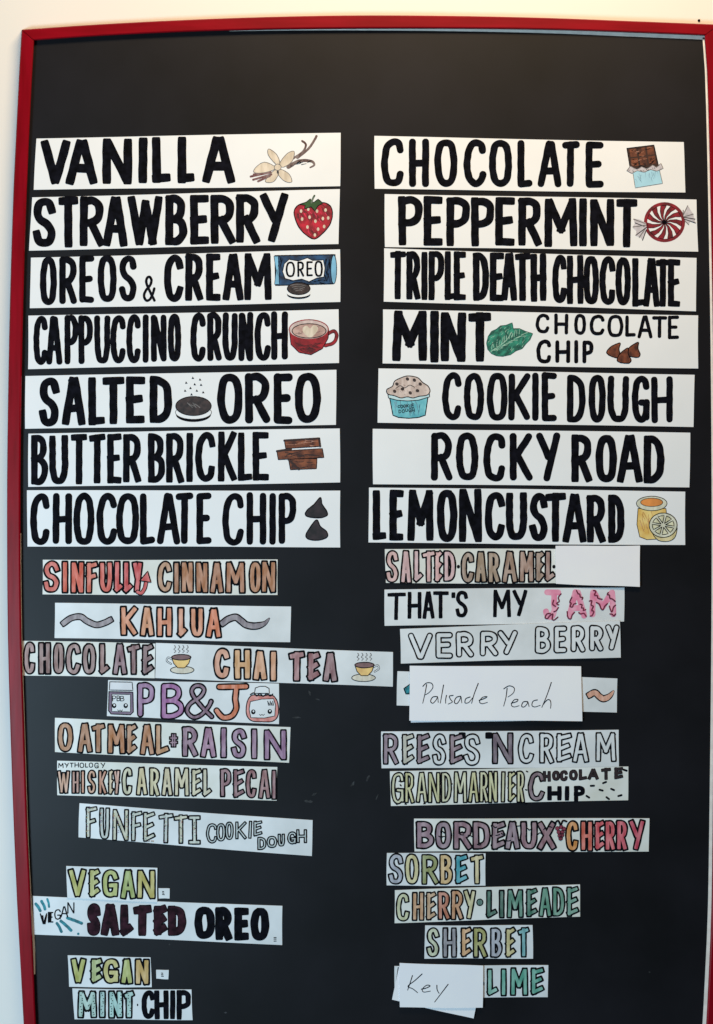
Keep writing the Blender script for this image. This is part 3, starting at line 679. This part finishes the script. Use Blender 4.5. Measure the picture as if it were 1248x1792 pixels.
for r, x, y, sgn in ((R9, 1055, 420, -1), (R10, 1020, 470, 1)):
    m = c.draw()
    hq = [(x + sgn * 54, y), (x + sgn * 84, y - 14), (x + sgn * 92, y + 8), (x + sgn * 66, y + 26)]
    line(m, r, hq, 12, CE, Z0); line(m, r, hq, 5, WHITE, Z0 + 2e-5)
    fill(m, r, [(x - 62, y - 18), (x + 62, y - 18), (x + 48, y + 24), (x + 22, y + 52), (x - 22, y + 52), (x - 48, y + 24)], CUPY, Z0 + .0002, 5, CE)
    fill(m, r, oval(x, y - 16, 62, 18, 24), TEA, Z0 + .0003, 6, CE)
    cu = c.put(m, 'tea_cup_drawing')
    m = c.draw(); fill(m, r, oval(x - sgn * 6, y + 66, 76, 24, 28), wash(236, 220, 200, 1.1), Z0 + .00008, 5, CE); c.put(m, 'saucer', cu)
    m = c.draw()
    for k in range(4):
        xx = x - 44 + k * 27
        line(m, r, [(xx, y - 46), (xx + 9, y - 56), (xx - 3, y - 68), (xx + 8, y - 80), (xx, y - 92)], 5, GREYPEN, Z0, taper=lambda t: 1 + .3 * math.sin(t * 30))
    c.put(m, 'steam', cu)

c = Card([(189, 1189.7), (488.5, 1196.5), (488, 1267), (187.8, 1253)], 'small card lettered PB&J between two jar drawings with faces', SMALL, GREYC)
for ch, bx, t, b, cc in (('P', '443-533', 38, 207, (160, 116, 156)), ('B', '558-672', 40, 218, (164, 98, 156)), ('&', '672-822', 42, 222, (126, 88, 110)), ('J', '815-990', 44, 226, (214, 116, 70))):
    word(c, R13, ch, bx, (t, t), (b, b), 22 if ch != '&' else 15, wash(*cc), CE, 4.5, blunt=False)
m = c.draw()
fill(m, R13, [(308, 84), (424, 86), (426, 182), (412, 196), (318, 192), (306, 176)], mat('jar_mauve', rgb(116, 96, 116, 1.2), .6, .2), Z0, 5, CE)
fill(m, R13, [(322, 96), (412, 98), (412, 182), (322, 180)], GREYC, Z0 + .0001, 3, CE)
for x in (333, 389): fill(m, R13, oval(x, 152, 11, 12, 12), INK, Z0 + .0002); fill(m, R13, oval(x + 1, 149, 5, 5, 8), WHITE, Z0 + .00024)
line(m, R13, [(350, 172), (356, 178), (362, 173), (368, 178), (374, 172)], 3, CE, Z0 + .0002)
jj = c.put(m, 'jar_drawing')
m = c.draw(); fill(m, R13, [(312, 36), (420, 38), (424, 78), (310, 76)], mat('lid_white', rgb(214, 214, 218, 1.1), .6, .05), Z0, 4, CE); c.put(m, 'lid', jj)
word(c, R13, 'PBB', '324-342 345-362 362-382', (102, 104), (130, 132), 4, CE, parent=jj, blunt=False).location = (0, -.0002, 0)
m = c.draw()
fill(m, R13, [(1006, 100), (1050, 104), (1096, 100), (1120, 122), (1130, 160), (1126, 204), (1100, 228), (1050, 230), (1002, 226), (977, 200), (974, 158), (984, 120)], wash(226, 134, 124), Z0, 5, CE, True)
fill(m, R13, [(994, 132), (1050, 120), (1106, 118), (1116, 150), (1112, 202), (1060, 212), (996, 210), (988, 170)], GREYC, Z0 + .0001, 3.5, CE)
for x, y in ((1008, 182), (1088, 180)): fill(m, R13, oval(x, y, 11, 12, 12), INK, Z0 + .0002); fill(m, R13, oval(x + 1, y - 3, 4, 5, 8), WHITE, Z0 + .00024)
line(m, R13, [(1038, 194), (1044, 199), (1050, 194), (1056, 199), (1062, 193)], 3, CE, Z0 + .0002)
for k in range(5): line(m, R13, [(1078 + k * 6, 130 + (k % 2) * 8), (1082 + k * 6, 150)], 4, CE, Z0 + .0002)
jj = c.put(m, 'jar_drawing')
m = c.draw()
fill(m, R13, [(1018, 66), (1040, 58), (1066, 58), (1084, 68), (1086, 92), (1014, 92)], GREYC, Z0 + .0003, 4, CE)
line(m, R13, [(994, 98), (1010, 90), (1024, 104), (1040, 94), (1056, 106), (1074, 94), (1090, 104), (1102, 96)], 6, CE, Z0 + .0004)
c.put(m, 'lid', jj)

c = Card([(97, 1256.4), (509, 1272.7), (505.5, 1335), (96, 1316)], 'small card lettered OATMEAL RAISIN in brown then mauve letters', SMALL, AGED)
word(c, R13, 'OATMEAL', '55-137 152-230 222-292 297-390 390-445 455-532 530-602', (230, 243), (378, 396), 21, cols((192, 138, 98), (178, 120, 78), (180, 122, 80), (184, 116, 60), (186, 132, 90), (184, 120, 72), (196, 142, 96)), CE, 4.5, label='brown outlined word')
word(c, R13, '#', '598-645', (283, 283), (355, 355), 9, wash(150, 110, 130), CE, 4, name='raisin_mark')
word(c, R13, 'RAISIN', '660-742 748-832 848-880 898-977 995-1030 1057-1172', (248, 268), (402, 420), 22, cols((150, 112, 132), (170, 124, 152), (158, 116, 146), (152, 114, 144), (160, 122, 148), (150, 106, 144)), CE, 4.5, label='mauve outlined word')

c = Card([(100, 1331.5), (485.8, 1342), (484, 1400.8), (101, 1391)], 'small card lettered WHISKEY CARAMEL with MYTHOLOGY written tiny along its top edge', SMALL, AGED)
word(c, R15, 'MYTHOLOGY', '58-82 86-106 110-128 132-152 155-176 180-194 197-217 222-242 250-272', (38, 37), (60, 63), 4.5, CE, blunt=False, label='tiny black word above the coloured ones')
word(c, R15, 'WHISKEY', '52-115 117-157 160-180 188-232 238-282 284-312 306-342', (72, 68), (178, 186), 11, cols((216, 168, 140), (196, 146, 130), (214, 150, 116), (222, 170, 140), (204, 142, 112), (222, 196, 160), (220, 170, 150)), CE, 4)
m = c.draw(); fill(m, R15, oval(336, 128, 6, 7, 10), CE, Z0); c.put(m, 'dot_mark')
word(c, R15, 'CARAMEL', '345-397 410-466 470-522 525-580 582-657 662-712 712-757', (54, 62), (186, 196), 15, cols((212, 206, 176), (218, 200, 156), (216, 204, 164), (212, 196, 160), (218, 206, 172), (214, 204, 172), (216, 208, 184)), CE, 4)
word(c, R15, 'PECAI', '792-847 852-907 908-962 965-1026 1030-1048', (62, 68), (196, 206), 15, cols((146, 100, 108), (140, 92, 100), (148, 96, 100), (160, 112, 112), (152, 104, 110)), CE, 4, label='mauve word running off the card end')

c = Card([(139.6, 1405.8), (547.7, 1435.4), (545.4, 1498), (137.7, 1465.4)], 'tilted small card with speckled outlined letters then COOKIE and DOUGH', SMALL, GREYC)
FUNC = cols((206, 206, 190), (202, 206, 200), (210, 206, 182), (204, 208, 196))
word(c, R15, 'FUNFETT|', '182-237 243-294 303-380 388-442 443-500 513-582 582-650 648-707', (234, 280), (382, 414), 13, FUNC, CE, 3.8)
m = c.draw()
SPK = cols((196, 120, 90), (110, 150, 150), (190, 170, 90), (150, 110, 150)) + [CE]
for bx0, bx1, y0, y1 in ((186, 196, 245, 372), (196, 225, 243, 246), (250, 256, 250, 350), (308, 314, 255, 375), (330, 345, 270, 360), (368, 374, 260, 375), (394, 400, 262, 385), (452, 458, 270, 392), (462, 490, 393, 396), (540, 548, 280, 396), (612, 620, 290, 402), (674, 680, 296, 405)):
    for k in range(9):
        x, y = random.uniform(bx0, bx1), random.uniform(y0, y1); a = random.uniform(0, 3)
        line(m, R15, [(x - 2.5 * math.cos(a), y - 2.5 * math.sin(a)), (x + 2.5 * math.cos(a), y + 2.5 * math.sin(a))], 2.6, random.choice(SPK), Z0 + .00042, smooth=False)
c.put(m, 'speckles')
GC = cols((196, 206, 206))
word(c, R15, 'COOKIE', '730-782 775-820 816-857 862-915 915-947 945-987', (0, 0), (0, 0), 7, GC, CE, 3.4, tops={0: (312, 405), 1: (312, 396), 2: (305, 390), 3: (304, 386), 4: (302, 384), 5: (300, 374)})
word(c, R15, 'DOUGH', '963-1005 1005-1055 1055-1090 1098-1142 1140-1190', (0, 0), (0, 0), 7, GC, CE, 3.4, tops={0: (374, 436), 1: (370, 426), 2: (360, 420), 3: (350, 410), 4: (340, 404)})

VEGC = cols((188, 184, 96), (190, 188, 112), (184, 188, 104), (160, 172, 88), (190, 174, 84))
c = Card([(60 - 2.7, 1568), (494.6, 1585.4), (493.8, 1653), (60, 1634.6)], 'small card reading SALTED in maroon with a tiny slanted VEGAN at its left end', SMALL, GREYC)
m = c.draw(); fill(m, R17, [(80, 262), (94, 264), (96, 290), (104, 262), (112, 262), (104, 304), (92, 304)], FINE, Z0 + .0006); fill(m, R17, [(118, 252), (132, 250), (130, 294), (118, 298)], FINE, Z0 + .0006); c.put(m, 'pen_fill')
word(c, R17, 'VEGAN', '78-112 114-140 143-174 172-207 203-236', (0, 0), (0, 0), 6.5, CE, blunt=False, tops={0: (254, 304), 1: (248, 297), 2: (236, 284), 3: (222, 274), 4: (204, 256)}, label='tiny slanted word between teal dashes')
m = c.draw(); TL_ = mat('teal_felt', rgb(24, 104, 116, 1.3), .6, .4, 110, rgb(40, 150, 165))
for a, b, w in (((60, 212), (80, 243), 14), ((86, 200), (102, 236), 13), ((112, 190), (120, 225), 10), ((156, 300), (176, 338), 13), ((174, 290), (220, 332), 14), ((204, 276), (268, 300), 14)):
    m = c.draw(); line(m, R17, [a, ((a[0] + b[0]) / 2 + 2, (a[1] + b[1]) / 2), b], w, TL_, Z0); c.put(m, 'teal_dash')
m = c.draw(); fill(m, R17, oval(253, 348, 6, 6, 10), TL_, Z0); c.put(m, 'teal_dash')
m = c.draw()
for y in (365, 372, 381): line(m, R17, [(1143, y), (1153, y)], 4, CE, Z0, smooth=False)
c.put(m, 'print_mark')
MAR = mat('maroon_marker', (0.021, 0.0065, 0.0125, 1), .7, .5, 80, (0.045, .013, .023, 1), spec=.1)
word(c, R17, 'SALTED', '292-356 355-440 443-502 503-587 595-657 660-744', (209, 222), (356, 360), 33, MAR, CE, 2, label='maroon word')
word(c, R17, 'OREO', '780-876 876-952 962-1030 1035-1122', (225, 230), (373, 380), 40)
c = Card([(117, 1514.6), (275.8, 1518.5), (275.8, 1578), (118, 1571)], 'small card lettered VEGAN in yellow green, above the maroon SALTED card', SMALL, GREYC, 1)
word(c, R17, 'VEGAN', '206-294 300-354 358-438 442-517 518-607', (49, 54), (180, 192), 20, VEGC, CE, 4.5)
c = Card([(118.5, 1671.8), (264, 1674.9), (265.4, 1727.7), (121.5, 1727)], 'small card lettered VEGAN in olive and orange, directly above MINT CHIP', SMALL, GREYC)
word(c, R19, 'VEGAN', '166-280 305-390 385-505 508-602 605-714', (98, 104), (272, 290), 32, cols((178, 178, 84), (174, 182, 116), (200, 188, 110), (178, 182, 96), (206, 166, 90)), CE, 7)
c = Card([(127.4, 1729.7), (335, 1731.8), (337.7, 1784.6), (130.5, 1783.3)], 'small card lettered MINT in dotted pale green and CHIP in black', SMALL, GREYC)
MINTC = cols((176, 204, 192), (174, 206, 200), (170, 208, 200), (176, 208, 200))
word(c, R19, 'MINT', '215-354 360-415 425-532 530-609', (320, 322), (515, 516), 31, MINTC, CE, 7, label='pale green dotted word')
m = c.draw()
for x0, x1, n in ((238, 252, 9), (325, 342, 9), (380, 396, 9), (445, 460, 9), (505, 520, 9), (560, 580, 8)):
    for k in range(n): fill(m, R19, oval(random.uniform(x0, x1), 338 + k * 168 / n + random.uniform(-5, 5), 4.2, 3.6, 6), CE, Z0 + .0005)
for k in range(6): fill(m, R19, oval(random.uniform(262, 320), 0 + 380 + random.uniform(-20, 50), 4, 3.6, 6), CE, Z0 + .0005)
fill(m, R19, oval(628, 422, 5, 9, 8), CE, Z0)
c.put(m, 'dots')
word(c, R19, 'CHIP', '655-747 742-840 845-890 893-992', (322, 322), (515, 525), 40)
for q, lab, mk in (([(277.9, 1553.8), (297, 1554.6), (297, 1572), (277.9, 1572)], 'tiny white square sticker touching the right end of the upper VEGAN card', (640, 162, R17)),
                   ([(273.6, 1697), (295.4, 1697), (294.9, 1713.6), (273.6, 1712.3)], 'tiny white square sticker apart to the right of the lower VEGAN card', (797, 215, R19))):
    c = Card(q, lab, 'tiny square stickers beside the VEGAN cards', GREYC, 0, cat='sticker', name='sticker', wob=.2)
    m = c.draw(); x, y, r = mk; k = r.s / 2.6
    for dy in (-7, 0, 7): line(m, r, [(x - 4 * k, y + dy * k), (x + random.uniform(1, 5) * k, y + (dy + 1) * k)], 4 * k, CE, Z0 + (dy + 7) * 3e-6, smooth=False)
    c.put(m, 'print_mark')

# ------------------------------------------------------------------ the small cards, right column
c = Card([(674, 960.5), (1010, 960.5), (1010, 1021), (675, 1020.4)], 'small card lettered SALTED CARAMEL in pink then brown, partly under the blank slip', SMALL, AGED)
word(c, R8, 'SALTED', '70-120 122-167 170-207 200-252 245-278 278-325', (240, 243), (362, 358), 14, cols((238, 178, 174), (240, 180, 180), (240, 184, 186), (236, 178, 176), (232, 170, 168), (240, 182, 184)), CE, 3.4, label='pink outlined word')
word(c, R8, 'CARAMEL', '340-391 390-437 437-484 487-547 548-607 608-643 642-682', (246, 243), (362, 358), 15, cols((166, 140, 122), (160, 132, 104), (168, 142, 118), (162, 130, 108), (172, 136, 118), (168, 140, 122), (170, 134, 124)), CE, 3.4, label='brown outlined word')
m = c.draw(); fill(m, R8, oval(333, 301, 6, 7, 10), CE, Z0); c.put(m, 'dot_mark'); m = c.draw(); fill(m, R8, oval(676, 301, 6, 7, 10), CE, Z0 + 5e-5); c.put(m, 'dot_mark')
c = Card([(972.3, 955.5), (1120, 954.5), (1118.5, 1027), (972.3, 1021.5)], 'blank white paper slip covering the end of the SALTED CARAMEL card', 'white paper slips stuck over cards', PAPER, 1.4, lift=(0, .3, 2.6, .8), name='paper_slip', cat='paper slip', thick=.0006)
c = Card([(974, 1000), (1116.5, 1000), (1117.3, 1024.8), (974.5, 1019)], 'white paper slip mostly hidden beneath the blank slip, lower edge showing', 'white paper slips stuck over cards', PAPER, .9, lift=(0, 0, 1.0, .3), name='paper_slip', cat='paper slip', thick=.0005)

c = Card([(672.6, 1031.5), (1092.3, 1027.7), (1092.3, 1088), (673.6, 1095.6)], "small card lettered THAT'S MY in black and JAM in pink", SMALL, GREYC)
word(c, R11, "THAT'S", "148-272 285-380 388-470 460-568 586-612 613-697", (66, 50), (252, 236), 29, tops={4: (64, 104)})
word(c, R11, 'MY', '868-992 1000-1102', (46, 46), (234, 226), 29)
PINK = mat('pink_felt', rgb(232, 128, 160, 1.15), .6, .12, 60, rgb(240, 165, 185, 1.1))
word(c, R12, 'JAM', '195-322 356-494 514-694', (44, 44), (256, 232), 44, PINK, blunt=False, label='pink word under dark red drips')
m = c.draw(); DRIP = mat('dark_red_pen', rgb(110, 14, 50), .6, .3)
for q in ([(318, 75), (300, 100), (306, 125), (288, 140), (302, 150)], [(268, 118), (262, 145), (280, 160)], [(300, 168), (285, 190), (270, 196)], [(245, 208), (222, 212), (210, 236), (225, 244), (240, 226), (262, 212), (258, 244), (270, 254), (296, 234)],
          [(424, 52), (434, 72), (446, 78), (450, 96), (466, 100), (462, 112)], [(392, 98), (378, 130), (388, 140), (380, 160), (396, 164), (404, 146), (420, 140)], [(448, 146), (462, 150), (458, 170), (472, 172), (470, 188), (486, 182)], [(360, 196), (366, 236), (384, 246), (394, 220), (410, 200)], [(440, 202), (452, 212), (474, 208), (490, 228)],
          [(540, 52), (556, 58), (546, 82), (566, 88), (570, 104), (598, 112)], [(512, 124), (528, 122), (524, 150), (538, 160), (528, 186), (542, 196), (530, 222), (518, 226)], [(640, 66), (634, 78), (648, 84), (652, 104), (668, 110), (688, 126)], [(560, 134), (580, 146), (590, 172), (604, 184), (616, 160), (634, 142)], [(648, 158), (656, 184), (666, 198), (676, 166), (690, 152)], [(652, 212), (668, 214), (678, 226), (690, 212)]):
    line(m, R12, q, 9, DRIP, Z0 + .0005)
c.put(m, 'jam_drips')

c = Card([(700, 1100), (1084, 1086), (1086.4, 1150), (701.5, 1160.5)], 'small card lettered VERRY BERRY in empty rounded outline letters', SMALL, GREYC, 1)
word(c, R11, 'VERRY', '285-460 474-597 614-742 776-906 896-1040', (340, 316), (528, 492), 29, GREYC, CE, 6, blunt=False)
word(c, R12, 'BERRY', '138-247 266-362 382-487 507-610 616-720', (294, 280), (488, 462), 29, GREYC, CE, 6, blunt=False)

c = Card([(696, 1174), (1080.8, 1187), (1079, 1247), (694, 1234.7)], 'small card mostly hidden by the peach slip, an orange squiggle on its right end', SMALL, GREYC)
m = c.draw(); q = [(1032, 182), (1056, 172), (1078, 190), (1100, 202), (1128, 188), (1146, 166)]
tpr = lambda t: 1.15 - .9 * max(0, t - .72) * 3
line(m, R14, q, 31, CE, Z0, capA='b', taper=tpr); line(m, R14, q, 21, wash(232, 160, 132), Z0 + 9e-5, capA='b', taper=tpr); c.put(m, 'squiggle')
m = c.draw(); fill(m, R14, [(130, 152), (158, 132), (190, 140), (190, 178), (140, 178)], MATS['teal_felt'], Z0, 5, CE); c.put(m, 'teal_mark')
c = Card([(719, 1172), (1014, 1172), (1014.5, 1258.5), (719.5, 1264.5)], 'white paper slip showing only its lower edge beneath the peach slip', 'white paper slips stuck over cards', PAPER, .95, lift=(0, 0, 1.0, 1.2), name='paper_slip', cat='paper slip', thick=.0005)
c = Card([(716.6, 1164.4), (1017, 1166), (1018, 1261), (716.6, 1260)], 'white paper slip with Palisade Peach handwritten in thin black pen', 'white paper slips stuck over cards', PAPER, 1.7, lift=(0, 0, 2.0, 1.6), name='paper_slip', cat='paper slip', thick=.0006)
PEN = lambda r, mm, ss, w: [line(mm, r, q, w, FINE, Z0 + .0001 + i * 1.5e-5, taper=lambda t: 1.15 - .35 * t) for i, q in enumerate(ss)]
m = c.draw()
PEN(R14, m, [[(240, 132), (232, 175), (221, 222)], [(222, 140), (240, 124), (264, 126), (270, 146), (252, 170), (232, 182)], [(292, 190), (270, 192), (259, 212), (270, 222), (286, 206), (293, 192), (296, 218)],
             [(322, 134), (314, 178), (306, 222)], [(336, 184), (332, 204), (332, 222)], [(368, 184), (350, 188), (356, 204), (364, 216), (344, 226)], [(404, 188), (384, 194), (374, 216), (386, 224), (400, 206), (406, 190), (410, 220)],
             [(450, 192), (430, 200), (426, 220), (444, 218), (462, 196)], [(490, 126), (470, 178), (458, 222)], [(494, 208), (522, 198), (532, 190), (510, 194), (496, 214), (508, 224), (534, 218)]], 4.2)
c.put(m, 'handwriting')
m = c.draw()
PEN(R14, m, [[(630, 150), (624, 195), (613, 236)], [(614, 152), (640, 138), (664, 148), (660, 172), (634, 192)], [(650, 222), (676, 214), (682, 204), (664, 206), (650, 228), (662, 240), (688, 234)],
             [(728, 214), (708, 216), (700, 236), (712, 240), (726, 226), (730, 214), (736, 238)], [(776, 206), (756, 212), (750, 232), (764, 240), (790, 232)], [(844, 122), (824, 180), (798, 242)], [(804, 228), (824, 206), (838, 208), (842, 226), (840, 246)]], 4.2)
c.put(m, 'handwriting')

PG = GREYC
c = Card([(667, 1280.5), (1083, 1277), (1082.6, 1342), (668, 1344.7)], "small card ending in 'N CREAM, its outlined letters partly filled mauve brown", SMALL, GREYC)
RC = cols((150, 126, 140), (204, 200, 186), (140, 116, 128)) + [PG] + cols((138, 110, 122)) + [PG]
word(c, R14, 'REESES', '27-107 120-182 190-257 265-336 350-420 418-502', (368, 368), (522, 526), 18, RC, CE, 4.4)
word(c, R14, "''N", '400-424 526-556 556-662', (366, 366), (518, 518), 20, [FINE, FINE, wash(112, 92, 106)], CE, 4.4, tops={0: (364, 388), 1: (364, 392)}, name='lettering')
word(c, R14, 'CREAM', '682-762 784-860 868-944 945-1029 1058-1162', (366, 362), (518, 510), 18, PG, CE, 4.4)

c = Card([(682.9, 1349), (1100, 1341), (1098.7, 1400), (683.7, 1410)], 'small card with pale cream letters ending in dark CHOCOLATE CHIP and dots', SMALL, AGED)
GRD = cols((214, 212, 178), (210, 204, 152), (216, 212, 172), (212, 208, 160))
word(c, R16, 'GRAND', '84-146 143-190 192-247 245-302 303-352', (50, 50), (192, 186), 11, GRD, CE, 3.8)
word(c, R16, 'MARNIER', '358-420 420-472 470-514 508-554 558-592 595-632 632-672', (48, 46), (188, 186), 11, GRD, CE, 3.8)
word(c, R16, 'C', '682-757', (48, 48), (182, 182), 15, wash(134, 110, 118), CE, 4)
word(c, R16, 'HOCOLATE', '748-784 788-824 822-858 862-902 905-942 945-992 1003-1047 1060-1099', (48, 30), (94, 82), 11, mat('brown_black_marker', rgb(40, 22, 26), .6, .4, 90), CE, 1.5)
word(c, R16, 'HIP', '768-832 842-866 884-932', (114, 110), (176, 182), 21)
m = c.draw()
for x, y in ((945, 160), (965, 112), (1003, 131), (1053, 128), (1032, 166), (1085, 155), (1018, 98), (1108, 44), (124, 92), (128, 110), (120, 124), (680, 50), (676, 130), (674, 190), (110, 192), (150, 192), (350, 105), (320, 56), (232, 190)):
    a = random.uniform(-.4, .8); k = 7 if x > 900 else 3
    line(m, R16, [(x - k * math.cos(a), y - k * math.sin(a)), (x + k * math.cos(a), y + k * math.sin(a))], 9 if x > 900 else 6, INK, Z0 + .00003, smooth=False)
c.put(m, 'chip_dots')

c = Card([(725, 1432), (1136, 1432), (1135.6, 1490), (725.3, 1490)], 'small card lettered BORDEAUX in mauve and CHERRY in red around grapes', SMALL, AGED)
word(c, R16, 'BORDEAUX', '194-274 275-352 355-442 440-522 523-587 580-652 648-727 722-807', (264, 266), (390, 394), 20, cols((152, 118, 132), (150, 122, 136), (148, 110, 122), (140, 100, 112), (150, 120, 130), (150, 124, 136), (154, 114, 124), (146, 100, 110)), CE, 4.4, label='mauve outlined word with vine marks')
m = c.draw()
for x, y in ((310, 316), (318, 336), (302, 334), (395, 326), (430, 330), (470, 366), (560, 300), (575, 322), (552, 326), (600, 352), (640, 290), (690, 300), (735, 322), (760, 300), (780, 290), (540, 290)):
    line(m, R16, [(x - 8, y + random.uniform(-4, 4)), (x, y + random.uniform(-6, 6)), (x + 8, y + random.uniform(-4, 4))], 4.5, CE, Z0 + .0005)
c.put(m, 'vine_marks')
m = c.draw(); GRP = mat('grape_red', rgb(116, 40, 58, 1.2), .6, .3)
for i, (x, y) in enumerate(((812, 298), (828, 292), (840, 300), (818, 314), (834, 314), (822, 330), (832, 328), (826, 342))): fill(m, R16, oval(x, y, 9, 9, 12), GRP, Z0 + .0004 + i * 2e-5, 2, CE)
line(m, R16, [(800, 276), (815, 264), (826, 282), (836, 264), (852, 268)], 8, CE, Z0 + .0007)
c.put(m, 'grape_drawing')
word(c, R16, 'CHERRY', '846-907 910-970 972-1022 1016-1070 1066-1122 1122-1197', (262, 258), (400, 394), 18, cols((232, 146, 70), (230, 104, 84), (214, 72, 84), (216, 82, 92), (214, 80, 96), (204, 60, 88)), CE, 4.4, label='red outlined word with an orange first letter')

c = Card([(677, 1492), (850, 1493), (849.4, 1550), (677, 1549.6)], 'small card lettered SORBET in six different colours', SMALL, GREYC)
word(c, R18, 'SORBET', '90-177 180-264 272-369 371-445 456-529 536-616', (41, 44), (214, 212), 21, cols((170, 172, 184), (216, 204, 152), (148, 152, 88), (218, 182, 124), (56, 160, 176), (218, 200, 152)), CE, 5)
c = Card([(690.7, 1557.6), (1014.4, 1547), (1015.7, 1603.7), (691, 1615)], 'small card lettered CHERRY LIMEADE in orange then green letters', SMALL, AGED)
word(c, R18, 'CHERRY', '132-210 220-290 297-356 360-432 432-505 500-572', (256, 235), (416, 402), 19, cols((204, 204, 164), (208, 160, 118), (206, 168, 130), (196, 122, 92), (204, 148, 104), (214, 204, 158)), CE, 5, label='orange outlined word')
m = c.draw(); fill(m, R18, oval(592, 308, 17, 18, 14), wash(80, 120, 110), Z0, 6, CE); c.put(m, 'dot_mark')
word(c, R18, 'LIMEADE', '625-688 698-724 737-832 843-907 910-987 985-1059 1063-1134', (242, 215), (398, 386), 19, cols((36, 100, 78), (30, 92, 70), (92, 146, 124), (62, 122, 100), (76, 142, 114), (98, 152, 128), (110, 160, 140)), CE, 5, label='green outlined word')
c = Card([(743.6, 1619), (932, 1619), (932.6, 1677), (743.3, 1677.3)], 'small card lettered SHERBET in seven muted colours', SMALL, GREYC)
word(c, R20, 'SHERBET', '306-390 406-499 521-592 596-690 704-782 798-865 876-952', (42, 44), (236, 234), 23, cols((200, 204, 172), (154, 150, 156), (220, 170, 120), (164, 160, 84), (176, 178, 188), (208, 194, 136), (116, 178, 182)), CE, 6)
c = Card([(690.8, 1690), (959, 1689), (959, 1745), (690.5, 1746)], 'small card whose end reads LIME in green beside the Key slip', SMALL, GREYC)
word(c, R20, 'LIME', '683-757 773-805 826-945 956-1044', (302, 290), (476, 468), 24, cols((136, 190, 172), (112, 182, 162), (92, 170, 148), (84, 166, 144)), CE, 6)
m = c.draw(); line(m, R20, [(132, 296), (128, 330), (118, 400)], 7, CE, Z0); fill(m, R20, oval(664, 396, 6, 12, 10), CE, Z0 + 2e-5); c.put(m, 'letter_remnant')
c = Card([(698, 1690), (842, 1722), (828.8, 1781.6), (686.6, 1748.8)], 'tilted white paper slip poking out from beneath the Key slip', 'white paper slips stuck over cards', PAPER, 1.0, lift=(0, 0, 1.5, 1.0), name='paper_slip', cat='paper slip', thick=.0005)
c = Card([(699, 1683.8), (845.7, 1689), (844, 1762), (700, 1761.4)], 'white paper slip with Key handwritten in thin black pen', 'white paper slips stuck over cards', PAPER, 2.0, lift=(0, .3, 1.8, 1.4), name='paper_slip', cat='paper slip', thick=.0006)
m = c.draw()
PEN(R20, m, [[(220, 342), (206, 386), (190, 432)], [(280, 332), (236, 372), (192, 408), (222, 424), (252, 448)], [(276, 426), (304, 420), (330, 406), (308, 402), (282, 426), (290, 444), (332, 438)], [(372, 402), (374, 430), (386, 452)], [(442, 396), (404, 446), (358, 506)]], 5.5)
c.put(m, 'handwriting')
